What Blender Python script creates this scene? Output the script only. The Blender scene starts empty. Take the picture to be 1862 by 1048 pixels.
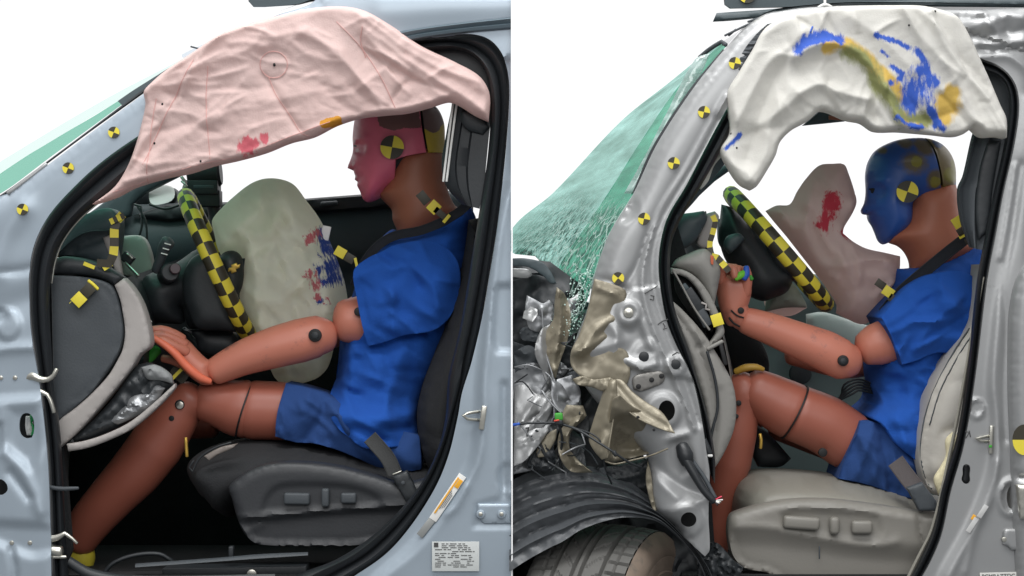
import bpy, bmesh, math, random
import numpy as np
from mathutils import Vector, Matrix
from mathutils.geometry import delaunay_2d_cdt

S = 0.0013          # metres per unit of the plan grid
D = 3846.0          # camera distance in plan units (5 m)
scn = bpy.context.scene
col = scn.collection

# ------------------------------------------------------------------ camera, studio light, exposure
cam = bpy.data.cameras.new('camera'); camo = bpy.data.objects.new('camera', cam); col.objects.link(camo)
camo.location = (0, -D * S, 0); camo.rotation_euler = (math.pi / 2, 0, 0)
cam.sensor_width = 36; cam.lens = 36 * D / 1862.0; cam.clip_end = 200; cam.clip_start = 0.05
scn.camera = camo
scn.render.resolution_x = 1024; scn.render.resolution_y = 576
scn.view_settings.view_transform = 'Standard'; scn.view_settings.look = 'None'
scn.view_settings.exposure = 0; scn.view_settings.gamma = 1; scn.view_settings.use_curve_mapping = False

w = bpy.data.worlds.new('World'); scn.world = w; w.use_nodes = True
nt = w.node_tree; nt.nodes.clear()
out = nt.nodes.new('ShaderNodeOutputWorld'); bg = nt.nodes.new('ShaderNodeBackground')
tc = nt.nodes.new('ShaderNodeTexCoord'); sep = nt.nodes.new('ShaderNodeSeparateXYZ')
nt.links.new(tc.outputs['Generated'], sep.inputs[0])
# white cyclorama behind (+Y), darker studio on the camera side, dim floor
ry = nt.nodes.new('ShaderNodeValToRGB'); nt.links.new(sep.outputs['Y'], ry.inputs[0])
ry.color_ramp.elements[0].position = 0.0; ry.color_ramp.elements[0].color = (.34, .345, .36, 1)
ry.color_ramp.elements[1].position = 0.45; ry.color_ramp.elements[1].color = (1.06, 1.06, 1.07, 1)
mz = nt.nodes.new('ShaderNodeMapRange'); nt.links.new(sep.outputs['Z'], mz.inputs[0])
mz.inputs[1].default_value = -0.35; mz.inputs[2].default_value = -0.05; mz.inputs[3].default_value = 0.22; mz.inputs[4].default_value = 1.0
mul = nt.nodes.new('ShaderNodeVectorMath'); mul.operation = 'SCALE'
nt.links.new(ry.outputs[0], mul.inputs[0]); nt.links.new(mz.outputs[0], mul.inputs['Scale'])
mt = nt.nodes.new('ShaderNodeMapRange'); nt.links.new(sep.outputs['Z'], mt.inputs[0])
mt.inputs[1].default_value = 0.3; mt.inputs[2].default_value = 0.9; mt.inputs[3].default_value = 0.0; mt.inputs[4].default_value = 0.8
add = nt.nodes.new('ShaderNodeVectorMath'); add.operation = 'ADD'
nt.links.new(mul.outputs[0], add.inputs[0]); nt.links.new(mt.outputs[0], add.inputs[1])
nt.links.new(add.outputs[0], bg.inputs['Color']); bg.inputs['Strength'].default_value = 1.0
nt.links.new(bg.outputs[0], out.inputs['Surface'])

def area(name, loc, target, sx, sy, power, c=(1, 1, 1)):
    l = bpy.data.lights.new(name, 'AREA'); l.shape = 'RECTANGLE'; l.size = sx; l.size_y = sy; l.energy = power; l.color = c
    o = bpy.data.objects.new(name, l); col.objects.link(o); o.location = loc
    o.rotation_euler = (Vector(target) - Vector(loc)).to_track_quat('-Z', 'Y').to_euler()
area('studio_softbox', (-0.4, -2.3, 4.3), (0, 0.1, 0.0), 4.6, 1.6, 190)
area('studio_front_bank', (0.2, -6.2, 2.3), (0, 0, -0.1), 6.0, 2.4, 150)
area('studio_top_bank', (0.2, 0.6, 4.2), (0, 0.5, 0), 5.0, 3.0, 130)

# ------------------------------------------------------------------ numeric helpers
def V(x, y, d=0.0):
    s = (D + d) / D
    return Vector(((x - 931) * s * S, d * S, (524 - y) * s * S))

def resample(P, sp, closed=True, smooth=True):
    P = np.array([p[:3] if len(p) > 2 else (p[0], p[1], 0.0) for p in P], float)
    n = len(P); outp = []
    segs = n if closed else n - 1
    def tang(i):
        if closed: a, b, c = P[(i - 1) % n], P[i], P[(i + 1) % n]
        else: a, b, c = P[max(i - 1, 0)], P[i], P[min(i + 1, n - 1)]
        u, v = b - a, c - b
        lu, lv = np.linalg.norm(u[:2]) + 1e-6, np.linalg.norm(v[:2]) + 1e-6
        if closed or 0 < i < n - 1:
            if np.dot(u[:2], v[:2]) / (lu * lv) < 0.45: return None
        return ((c - a) / (lu + lv) if lu + lv > 0 else (c - a))
    T = [tang(i) for i in range(n)]
    for i in range(segs):
        a, b = P[i], P[(i + 1) % n]; L = np.linalg.norm(b - a)
        k = max(1, int(round(L / sp)))
        ta, tb = T[i], T[(i + 1) % n]
        for j in range(k):
            t = j / k
            if smooth:
                m0 = (b - a) if ta is None else ta * L
                m1 = (b - a) if tb is None else tb * L
                q = (2*t**3 - 3*t**2 + 1) * a + (t**3 - 2*t**2 + t) * m0 + (-2*t**3 + 3*t**2) * b + (t**3 - t**2) * m1
            else: q = a + (b - a) * t
            outp.append(q)
    if not closed: outp.append(P[-1])
    return np.array(outp)

def seg_dist(X, Y, P, closed):
    P = np.asarray(P, float)[:, :2]
    n = len(P); best = np.full(X.shape, 1e9)
    for i in range(n if closed else n - 1):
        a, b = P[i], P[(i + 1) % n]; d = b - a; L2 = d @ d + 1e-9
        t = np.clip(((X - a[0]) * d[0] + (Y - a[1]) * d[1]) / L2, 0, 1)
        best = np.minimum(best, (X - a[0] - t * d[0])**2 + (Y - a[1] - t * d[1])**2)
    return np.sqrt(best)

def inside(X, Y, P):
    P = np.asarray(P, float); c = np.zeros(X.shape, bool); n = len(P)
    for i in range(n):
        x1, y1 = P[i][:2]; x2, y2 = P[(i + 1) % n][:2]
        if y1 == y2: continue
        m = ((y1 > Y) != (y2 > Y)) & (X < (x2 - x1) * (Y - y1) / (y2 - y1) + x1)
        c ^= m
    return c

def vnoise(X, Y, seed=0):
    xi = np.floor(X).astype(int); yi = np.floor(Y).astype(int); fx = X - xi; fy = Y - yi
    fx = fx * fx * (3 - 2 * fx); fy = fy * fy * (3 - 2 * fy)
    def h(a, b):
        v = np.sin(a * 127.1 + b * 311.7 + seed * 74.7) * 43758.5453
        return v - np.floor(v)
    return (h(xi, yi) * (1 - fx) + h(xi + 1, yi) * fx) * (1 - fy) + (h(xi, yi + 1) * (1 - fx) + h(xi + 1, yi + 1) * fx) * fy

def crumple(X, Y, scale, seed=0, octs=4):
    rng = random.Random(seed); r = np.zeros(X.shape); tot = 0; a = 1.0; s = scale
    for o in range(octs):
        for k in range(2):
            th = rng.uniform(0, math.pi)
            wx = (vnoise(X / (s * 1.1) + 5, Y / (s * 1.1), seed + o * 7 + k) - .5) * 1.5
            u = (X * math.cos(th) + Y * math.sin(th)) / s + wx + rng.random()
            amp = .35 + vnoise(X / (s * 1.6), Y / (s * 1.6) + 9, seed + 31 + o + k)
            r += a * amp * np.abs(((u) % 1) - .5) * 2
            tot += a
        a *= .55; s *= .55
    return r / tot

def folds(X, Y, amp, scale, ang, stretch, seed):
    a = math.radians(ang); u = X * math.cos(a) + Y * math.sin(a); v = -X * math.sin(a) + Y * math.cos(a)
    wu = (vnoise(X / scale / 2.2, Y / scale / 2.2, seed + 3) - .5) * scale * 1.6
    wv = (vnoise(X / scale / 2.2 + 7, Y / scale / 2.2, seed + 4) - .5) * scale * 1.6
    n1 = vnoise((u + wu) / (scale * stretch), (v + wv) / scale, seed); n2 = vnoise((u + wv) / (scale * stretch * .55), (v - wu) / (scale * .5), seed + 1)
    r1 = 1 - np.sqrt((2 * n1 - 1)**2 + .004); r2 = 1 - np.sqrt((2 * n2 - 1)**2 + .006)
    m_ = .35 + vnoise(X / scale / 3, Y / scale / 3, seed + 9)
    return amp * m_ * (r1 * r1 + .45 * r2 * r2)

def wrinkles(seed, n, box, ang, spread, ln, wd, am):
    r = random.Random(seed); o = []
    for i in range(n):
        x = r.uniform(box[0], box[2]); y = r.uniform(box[1], box[3]); a = math.radians(ang + r.gauss(0, spread)); l = ln * r.uniform(.5, 1.5) / 2
        o.append(('k', (x - l * math.cos(a), y - l * math.sin(a)), (x + l * math.cos(a), y + l * math.sin(a)), wd * r.uniform(.6, 1.5), am * r.uniform(.4, 1.2) * r.choice((1, 1, -1)), r.uniform(-.15, .15) * l))
    return o

def ss(t):
    t = np.clip(t, 0, 1); return t * t * (3 - 2 * t)

def feat_h(X, Y, feats):
    h = np.zeros(X.shape)
    for f in feats:
        k = f[0]
        if k == 'r':      # soft ridge / groove
            P = resample(f[1], 12, False); d = seg_dist(X, Y, P, False); h += f[3] * np.exp(-(d / f[2])**2)
        elif k == 'c':    # crease: sharp crest
            P = resample(f[1], 12, False); d = seg_dist(X, Y, P, False); h += f[3] * np.exp(-((np.sqrt(d * d + 12.0) - 3.46) / f[2]))
        elif k == 'k':    # short straight wrinkle, tapering at both ends
            a, c_, wd, am = f[1], f[2], f[3], f[4]; dx, dy = c_[0] - a[0], c_[1] - a[1]; L_ = math.hypot(dx, dy); dx /= L_; dy /= L_
            t = ((X - a[0]) * dx + (Y - a[1]) * dy) / L_; q = (X - a[0]) * -dy + (Y - a[1]) * dx - f[5] * np.sin(np.clip(t, 0, 1) * math.pi)
            tp = np.sin(np.clip(t, 0, 1) * math.pi) ** .7
            h += am * tp * np.exp(-((np.sqrt(q * q + 2.0) - 1.41) / (wd * np.where(q > 0, 1.7, .75))))
        elif k == 'd':    # round plateau or dish
            cx, cy, rx, ry, hh = f[1:6]; e = f[6] if len(f) > 6 else .3
            q = np.sqrt(((X - cx) / rx)**2 + ((Y - cy) / ry)**2); h += hh * ss((1 + e - q) / e * 1.0 if e else (q < 1))
        elif k == 'p':    # plateau with soft edge
            P = resample(f[1], 10, True); d = seg_dist(X, Y, P, True); d = np.where(inside(X, Y, P), d, -d); h += f[3] * ss(d / f[2] * .5 + .5)
        elif k == 's':    # step across a line (left side of travel lower)
            P = resample(f[1], 12, False); d = seg_dist(X, Y, P, False); Q = np.vstack([P[:, :2], np.array(f[4])]); h += f[3] * ss(np.where(inside(X, Y, Q), d, -d) / f[2] * .5 + .5)
    return h

# ------------------------------------------------------------------ materials
def lin(c):
    return tuple(((v / 255.0) / 12.92 if v <= 10 else (((v / 255.0) + .055) / 1.055)**2.4) for v in c)
MATS = {}
def mat(name, c, rough=.5, metal=0.0, var=.12, vs=9, bump=0.0, bs=60, stains=(), spec=.5, coat=0, k=1.0, fold=0, fs=14, dirt=None, trans=0):
    if name in MATS: return MATS[name]
    m = bpy.data.materials.new(name); m.use_nodes = True; n = m.node_tree; b = n.nodes['Principled BSDF']
    base = [min(v * k, 1) for v in lin(c)]
    tcn = n.nodes.new('ShaderNodeTexCoord')
    nz = n.nodes.new('ShaderNodeTexNoise'); nz.inputs['Scale'].default_value = vs; nz.inputs['Detail'].default_value = 6
    n.links.new(tcn.outputs['Object'], nz.inputs['Vector'])
    mx = n.nodes.new('ShaderNodeMix'); mx.data_type = 'RGBA'
    mx.inputs[6].default_value = (*[v * (1 - var) for v in base], 1); mx.inputs[7].default_value = (*[min(v * (1 + var), 1) for v in base], 1)
    n.links.new(nz.outputs[0], mx.inputs[0]); cur = mx.outputs[2]
    if dirt:
        nd = n.nodes.new('ShaderNodeTexNoise'); nd.inputs['Scale'].default_value = dirt[1]; nd.inputs['Detail'].default_value = 8; nd.inputs['Roughness'].default_value = .7
        n.links.new(tcn.outputs['Object'], nd.inputs['Vector'])
        mr = n.nodes.new('ShaderNodeMapRange'); mr.inputs[1].default_value = dirt[2]; mr.inputs[2].default_value = dirt[2] + .15; n.links.new(nd.outputs[0], mr.inputs[0])
        m3 = n.nodes.new('ShaderNodeMix'); m3.data_type = 'RGBA'; n.links.new(mr.outputs[0], m3.inputs[0]); n.links.new(cur, m3.inputs[6]); m3.inputs[7].default_value = (*lin(dirt[0]), 1); cur = m3.outputs[2]
    for i, st in enumerate(stains):
        sc, sharp, nscale = st[0], st[1], st[2]
        at = n.nodes.new('ShaderNodeAttribute'); at.attribute_name = 's%d' % i
        nn = n.nodes.new('ShaderNodeTexNoise'); nn.inputs['Scale'].default_value = nscale; nn.inputs['Detail'].default_value = 8; nn.inputs['Roughness'].default_value = .72
        mp = n.nodes.new('ShaderNodeMapping'); n.links.new(tcn.outputs['Object'], mp.inputs[0]); mp.inputs['Location'].default_value = (i * 3.3, 0, 0)
        if len(st) > 3: mp.inputs['Rotation'].default_value = (0, st[3], 0); mp.inputs['Scale'].default_value = (1, 1, .28)
        n.links.new(mp.outputs[0], nn.inputs['Vector'])
        a1 = n.nodes.new('ShaderNodeMath'); a1.operation = 'MULTIPLY_ADD'; n.links.new(nn.outputs[0], a1.inputs[0]); a1.inputs[1].default_value = (1.6 if len(st) < 5 else st[4]); a1.inputs[2].default_value = -(1.6 if len(st) < 5 else st[4]) / 2
        a2 = n.nodes.new('ShaderNodeMath'); a2.operation = 'ADD'; n.links.new(a1.outputs[0], a2.inputs[0]); n.links.new(at.outputs['Fac'], a2.inputs[1])
        mr = n.nodes.new('ShaderNodeMapRange'); mr.inputs[1].default_value = .42 - sharp / 2; mr.inputs[2].default_value = .42 + sharp / 2
        n.links.new(a2.outputs[0], mr.inputs[0])
        gt = n.nodes.new('ShaderNodeMath'); gt.operation = 'GREATER_THAN'; n.links.new(at.outputs['Fac'], gt.inputs[0]); gt.inputs[1].default_value = .02
        mm = n.nodes.new('ShaderNodeMath'); mm.operation = 'MULTIPLY'; n.links.new(mr.outputs[0], mm.inputs[0]); n.links.new(gt.outputs[0], mm.inputs[1])
        m4 = n.nodes.new('ShaderNodeMix'); m4.data_type = 'RGBA'; n.links.new(mm.outputs[0], m4.inputs[0]); n.links.new(cur, m4.inputs[6]); m4.inputs[7].default_value = (*lin(sc), 1); cur = m4.outputs[2]
    n.links.new(cur, b.inputs['Base Color'])
    b.inputs['Roughness'].default_value = rough; b.inputs['Metallic'].default_value = metal
    b.inputs['Specular IOR Level'].default_value = spec
    if coat: b.inputs['Coat Weight'].default_value = coat; b.inputs['Coat Roughness'].default_value = .12
    last = None
    if fold:
        nf = n.nodes.new('ShaderNodeTexNoise'); nf.inputs['Scale'].default_value = fs; nf.inputs['Detail'].default_value = 4; nf.inputs['Distortion'].default_value = 1.2
        n.links.new(tcn.outputs['Object'], nf.inputs['Vector'])
        bf = n.nodes.new('ShaderNodeBump'); bf.inputs['Strength'].default_value = fold; bf.inputs['Distance'].default_value = .01
        n.links.new(nf.outputs[0], bf.inputs['Height']); last = bf
    if bump:
        nb = n.nodes.new('ShaderNodeTexNoise'); nb.inputs['Scale'].default_value = bs; nb.inputs['Detail'].default_value = 5
        n.links.new(tcn.outputs['Object'], nb.inputs['Vector'])
        bb = n.nodes.new('ShaderNodeBump'); bb.inputs['Strength'].default_value = bump; bb.inputs['Distance'].default_value = .004
        n.links.new(nb.outputs[0], bb.inputs['Height'])
        if last: n.links.new(last.outputs[0], bb.inputs['Normal'])
        last = bb
    if last: n.links.new(last.outputs[0], b.inputs['Normal'])
    if trans:
        tl = n.nodes.new('ShaderNodeBsdfTranslucent'); n.links.new(cur, tl.inputs[0]); ms = n.nodes.new('ShaderNodeMixShader'); ms.inputs[0].default_value = trans
        if last: n.links.new(last.outputs[0], tl.inputs['Normal'])
        n.links.new(b.outputs[0], ms.inputs[1]); n.links.new(tl.outputs[0], ms.inputs[2]); n.links.new(ms.outputs[0], n.nodes['Material Output'].inputs[0])
    MATS[name] = m; return m

def glassmat(name, tint, gl=.12, rough=.05, crack=0, milky=0.0, mtint=None):
    if name in MATS: return MATS[name]
    m = bpy.data.materials.new(name); m.use_nodes = True; n = m.node_tree; n.nodes.clear()
    o = n.nodes.new('ShaderNodeOutputMaterial'); tr = n.nodes.new('ShaderNodeBsdfTransparent'); g = n.nodes.new('ShaderNodeBsdfGlossy'); mx = n.nodes.new('ShaderNodeMixShader')
    tr.inputs[0].default_value = (*tint, 1); g.inputs['Roughness'].default_value = rough; mx.inputs[0].default_value = gl
    n.links.new(tr.outputs[0], mx.inputs[1]); n.links.new(g.outputs[0], mx.inputs[2]); last = mx
    if crack or milky:
        tcn = n.nodes.new('ShaderNodeTexCoord')
        sk = n.nodes.new('ShaderNodeTexNoise'); sk.inputs['Scale'].default_value = 9; sk.inputs['Detail'].default_value = 7; sk.inputs['Roughness'].default_value = .6
        sp_ = n.nodes.new('ShaderNodeMapping'); sp_.inputs['Rotation'].default_value = (0, math.radians(-50), 0); sp_.inputs['Scale'].default_value = (.05, .3, 2.2)
        n.links.new(tcn.outputs['Object'], sp_.inputs[0]); n.links.new(sp_.outputs[0], sk.inputs['Vector'])
        cr = n.nodes.new('ShaderNodeValToRGB'); cr.color_ramp.elements[0].position = .22; cr.color_ramp.elements[1].position = .8
        cr.color_ramp.elements[0].color = (*[v * .62 for v in tint], 1); cr.color_ramp.elements[1].color = (*[min(1, v * 1.12 + .05) for v in tint], 1)
        n.links.new(sk.outputs[0], cr.inputs[0]); 
        a0 = n.nodes.new('ShaderNodeAttribute'); a0.attribute_name = 's0'; dn = n.nodes.new('ShaderNodeTexNoise'); dn.inputs['Scale'].default_value = 45; dn.inputs['Detail'].default_value = 8; dn.inputs['Roughness'].default_value = .75
        n.links.new(tcn.outputs['Object'], dn.inputs['Vector']); dr_ = n.nodes.new('ShaderNodeMapRange'); dr_.inputs[1].default_value = .46; dr_.inputs[2].default_value = .6; n.links.new(dn.outputs[0], dr_.inputs[0])
        dm = n.nodes.new('ShaderNodeMath'); dm.operation = 'MULTIPLY'; n.links.new(dr_.outputs[0], dm.inputs[0]); n.links.new(a0.outputs['Fac'], dm.inputs[1])
        dx_ = n.nodes.new('ShaderNodeMix'); dx_.data_type = 'RGBA'; n.links.new(dm.outputs[0], dx_.inputs[0]); n.links.new(cr.outputs[0], dx_.inputs[6]); dx_.inputs[7].default_value = (.06, .2, .16, 1)
        n.links.new(dx_.outputs[2], tr.inputs[0]); df = n.nodes.new('ShaderNodeBsdfDiffuse'); df.inputs[0].default_value = (*(mtint or (.75, .9, .85)), 1)
        tl = n.nodes.new('ShaderNodeBsdfTranslucent'); tl.inputs[0].default_value = (*(mtint or (.75, .9, .85)), 1)
        ad = n.nodes.new('ShaderNodeMixShader'); ad.inputs[0].default_value = .5; n.links.new(df.outputs[0], ad.inputs[1]); n.links.new(tl.outputs[0], ad.inputs[2])
        at = n.nodes.new('ShaderNodeAttribute'); at.attribute_name = 's0'
        vo = n.nodes.new('ShaderNodeTexVoronoi'); vo.feature = 'DISTANCE_TO_EDGE'; vo.inputs['Scale'].default_value = 26
        nz = n.nodes.new('ShaderNodeTexNoise'); nz.inputs['Scale'].default_value = 12; nz.inputs['Detail'].default_value = 6
        n.links.new(tcn.outputs['Object'], nz.inputs['Vector'])
        va = n.nodes.new('ShaderNodeVectorMath'); va.operation = 'MULTIPLY_ADD'; va.inputs[1].default_value = (.09, .09, .09)
        n.links.new(nz.outputs['Color'], va.inputs[0]); n.links.new(tcn.outputs['Object'], va.inputs[2]); n.links.new(va.outputs[0], vo.inputs['Vector'])
        mr = n.nodes.new('ShaderNodeMapRange'); n.links.new(vo.outputs[0], mr.inputs[0]); mr.inputs[1].default_value = .0; mr.inputs[2].default_value = .075; mr.inputs[3].default_value = 1; mr.inputs[4].default_value = 0
        ml = n.nodes.new('ShaderNodeMath'); ml.operation = 'MULTIPLY'; n.links.new(mr.outputs[0], ml.inputs[0]); n.links.new(at.outputs['Fac'], ml.inputs[1])
        wv = n.nodes.new('ShaderNodeTexNoise'); wv.inputs['Scale'].default_value = 30; wv.inputs['Detail'].default_value = 4
        mp = n.nodes.new('ShaderNodeMapping'); mp.inputs['Rotation'].default_value = (0, math.radians(-52), 0); mp.inputs['Scale'].default_value = (.06, .3, 1)
        n.links.new(tcn.outputs['Object'], mp.inputs[0]); n.links.new(mp.outputs[0], wv.inputs['Vector'])
        m2 = n.nodes.new('ShaderNodeMapRange'); n.links.new(wv.outputs[0], m2.inputs[0]); m2.inputs[1].default_value = .45; m2.inputs[2].default_value = .7; m2.inputs[3].default_value = milky * .3; m2.inputs[4].default_value = milky
        ma = n.nodes.new('ShaderNodeMath'); ma.operation = 'ADD'; ma.use_clamp = True; n.links.new(ml.outputs[0], ma.inputs[0]); n.links.new(m2.outputs[0], ma.inputs[1])
        mx2 = n.nodes.new('ShaderNodeMixShader'); n.links.new(ma.outputs[0], mx2.inputs[0]); n.links.new(mx.outputs[0], mx2.inputs[1]); n.links.new(ad.outputs[0], mx2.inputs[2]); last = mx2
    n.links.new(last.outputs[0], o.inputs[0]); MATS[name] = m; return m

# ------------------------------------------------------------------ objects
def tag(o, label=None, cat=None, group=None, kind=None):
    if label: o['label'] = label
    if cat: o['category'] = cat
    if group: o['group'] = group
    if kind: o['kind'] = kind
    return o
def empty(name, x, y, d, label, cat):
    o = bpy.data.objects.new(name, None); col.objects.link(o); o.location = V(x, y, d); o.empty_display_size = .1
    return tag(o, label, cat)
def finish(name, me, mats, parent, smooth=True, ang=50, label=None):
    me.validate(); me.update()
    o = bpy.data.objects.new(name, me); col.objects.link(o)
    for m in (mats if isinstance(mats, (list, tuple)) else [mats]): me.materials.append(m)
    if smooth:
        for p in me.polygons: p.use_smooth = True
        me.set_sharp_from_angle(angle=math.radians(ang))
    if parent is not None:
        base = parent; off = Vector((0, 0, 0))
        while base is not None: off += base.location; base = base.parent
        for v in me.vertices: v.co -= off
        o.parent = parent
    if label: o['label'] = label
    return o
def group(name, parent, label=None):
    """a part that is itself split: an empty at the parent's origin"""
    o = bpy.data.objects.new(name, None); col.objects.link(o); o.parent = parent; o.empty_display_size = .05
    if label: o['label'] = label
    return o

class Relief: pass
FS = {'body_side': .62}
def relief(name, outline, dep, m, parent, h=0, R=20, t=4, sp=7, feats=(), noise=None, crump=None, fold=None, holes=(), smooth=True,
           tilt=(0, 0), mirror=False, stains=(), ref=None, ang=50, sm=2, label=None, back=None, efade=None):
    O = resample(outline, sp, True, smooth)[:, :2]
    H = [resample(q, sp * .7, True, smooth)[:, :2] for q in holes]
    refO = O if ref is None else resample(ref, sp, True, smooth)[:, :2]
    cx, cy = O.mean(0)
    x0, y0 = O.min(0); x1, y1 = O.max(0)
    gx, gy = np.meshgrid(np.arange(x0, x1, sp), np.arange(y0, y1, sp * .87))
    gx = gx + (np.arange(gx.shape[0])[:, None] % 2) * sp * .5
    rng = np.random.RandomState(3)
    gx = (gx + rng.uniform(-.12, .12, gx.shape) * sp).ravel(); gy = (gy + rng.uniform(-.12, .12, gy.shape) * sp).ravel()
    ok = inside(gx, gy, O) & (seg_dist(gx, gy, O, True) > sp * .62)
    for q in H: ok &= (~inside(gx, gy, q)) & (seg_dist(gx, gy, q, True) > sp * .45)
    pts = [tuple(p) for p in O]; edges = [(i, (i + 1) % len(O)) for i in range(len(O))]
    for q in H:
        b = len(pts); pts += [tuple(p) for p in q]; edges += [(b + i, b + (i + 1) % len(q)) for i in range(len(q))]
    # inset ring
    ins = []
    n = len(O)
    for i in range(n):
        tv = O[(i + 1) % n] - O[i - 1]; L = np.linalg.norm(tv) + 1e-9; nn_ = np.array([-tv[1], tv[0]]) / L
        for sg in (1, -1):
            q = O[i] + nn_ * sg * sp * .3
            ins.append(q)
    ins = np.array(ins); okr = inside(ins[:, 0], ins[:, 1], O) & (seg_dist(ins[:, 0], ins[:, 1], O, True) > sp * .22)
    pts += [tuple(p) for p in ins[okr]] + list(zip(gx[ok], gy[ok]))
    vs, es, fs, *_ = delaunay_2d_cdt([Vector(p) for p in pts], edges, [], 0, 1e-4)
    A = np.array([tuple(v) for v in vs]); X, Y = A[:, 0], A[:, 1]
    F = np.array([f for f in fs if len(f) == 3])
    cxm = X[F].mean(1); cym = Y[F].mean(1); keep = inside(cxm, cym, O)
    for q in H: keep &= ~inside(cxm, cym, q)
    F = F[keep]
    r = Relief()
    def hh(X, Y):
        dd = seg_dist(X, Y, refO, True)
        dd = np.where(inside(X, Y, refO), dd, 0)
        for q in H: pass
        u = np.clip(dd / R, 0, 1); pr = np.sqrt(np.clip(1 - (1 - u)**2, 0, 1))
        ef = 1.0 if efade == 0 else ss(dd / (efade or sp * 2.5))
        f = h * pr
        fh = feat_h(X, Y, feats) * FS.get(name, 1.0) if feats else 0
        extra = 0
        if noise: extra = extra + noise[0] * ((vnoise(X / noise[1], Y / noise[1], 5) - .5) + .5 * (vnoise(X / noise[1] * 2.1, Y / noise[1] * 2.1, 8) - .5)) * ef
        if crump: extra = extra + crump[0] * crumple(X, Y, crump[1], crump[2] if len(crump) > 2 else 0) * ef
        if fold:
            for q_ in (fold if isinstance(fold, list) else [fold]): extra = extra + folds(X, Y, *q_) * ef
        return f, fh * (ef if (mirror or h) else 1), extra
    f, fh, ex = hh(X, Y)
    nv = len(X)
    if sm and (h > 0):
        E = np.vstack([F[:, [0, 1]], F[:, [1, 2]], F[:, [2, 0]]]); cnt = np.zeros(nv); np.add.at(cnt, E[:, 0], 1); np.add.at(cnt, E[:, 1], 1)
        bd = seg_dist(X, Y, refO, True) < sp * .9
        for _i in range(sm):
            a = np.zeros(nv); np.add.at(a, E[:, 0], f[E[:, 1]]); np.add.at(a, E[:, 1], f[E[:, 0]])
            f = np.where(bd, f, .4 * f + .6 * a / np.maximum(cnt, 1))
    til = tilt[0] * (X - cx) + tilt[1] * (Y - cy)
    dF = dep + til - f - fh - ex
    dB = dep + til + (f if mirror else (-f - fh - ex)) + t
    if back is not None: dB = np.full(nv, dep + back) + til
    s0 = (D + dep - (0 if mirror else h)) / D
    wx = (X - 931) * s0 * S; wz = (524 - Y) * s0 * S
    co = np.vstack([np.c_[wx, dF * S, wz], np.c_[wx, dB * S, wz]])
    ar = (X[F[:, 1]] - X[F[:, 0]]) * (Y[F[:, 2]] - Y[F[:, 0]]) - (X[F[:, 2]] - X[F[:, 0]]) * (Y[F[:, 1]] - Y[F[:, 0]])
    F = np.where((ar > 0)[:, None], F[:, ::-1], F)
    # boundary edges
    cntd = {}
    for tri in F:
        for a, b in ((tri[0], tri[1]), (tri[1], tri[2]), (tri[2], tri[0])): cntd[(a, b)] = 1
    wall = [(b, a, a + nv, b + nv) for (a, b) in cntd if (b, a) not in cntd]
    faces = [tuple(map(int, q)) for q in F] + [tuple(int(v) + nv for v in q[::-1]) for q in F] + [tuple(map(int, q)) for q in wall]
    me = bpy.data.meshes.new(name); me.from_pydata(co.tolist(), [], faces)
    for i, st in enumerate(stains):
        v = np.zeros(nv)
        for b in st:
            if len(b) == 3 and not hasattr(b[0], '__len__'): v = np.maximum(v, np.clip(1.25 - np.hypot(X - b[0], Y - b[1]) / b[2], 0, 1))
            elif b[0] == 'poly': v = np.maximum(v, np.where(inside(X, Y, b[1]), np.clip(.45 + seg_dist(X, Y, b[1], True) / b[2], 0, 1), np.clip(.45 - seg_dist(X, Y, b[1], True) / b[2], 0, 1)))
            else: v = np.maximum(v, np.clip(1.25 - seg_dist(X, Y, resample(b[0], 10, False), False) / b[1], 0, 1))
        at = me.attributes.new('s%d' % i, 'FLOAT', 'POINT'); at.data.foreach_set('value', np.r_[v, v].astype(np.float32))
    if name in ('shirt', 'sleeve', 'shorts', 'curtain_airbag', 'steering_airbag'): ang = 80
    o = finish(name, me, m, parent, True, ang, label)
    r.o = o; r.s0 = s0; r.dep = dep
    def surf(x, y):
        q = (X - x)**2 + (Y - y)**2; k = np.argsort(q)[:7]; w_ = 1 / (q[k] + 4.0); return float((dF[k] * w_).sum() / w_.sum())
    r.surf = surf
    return r

def rw(r, x, y, d):   # world point above a relief (same base scale as the relief)
    return Vector(((x - 931) * r.s0 * S, d * S, (524 - y) * r.s0 * S))

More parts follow.
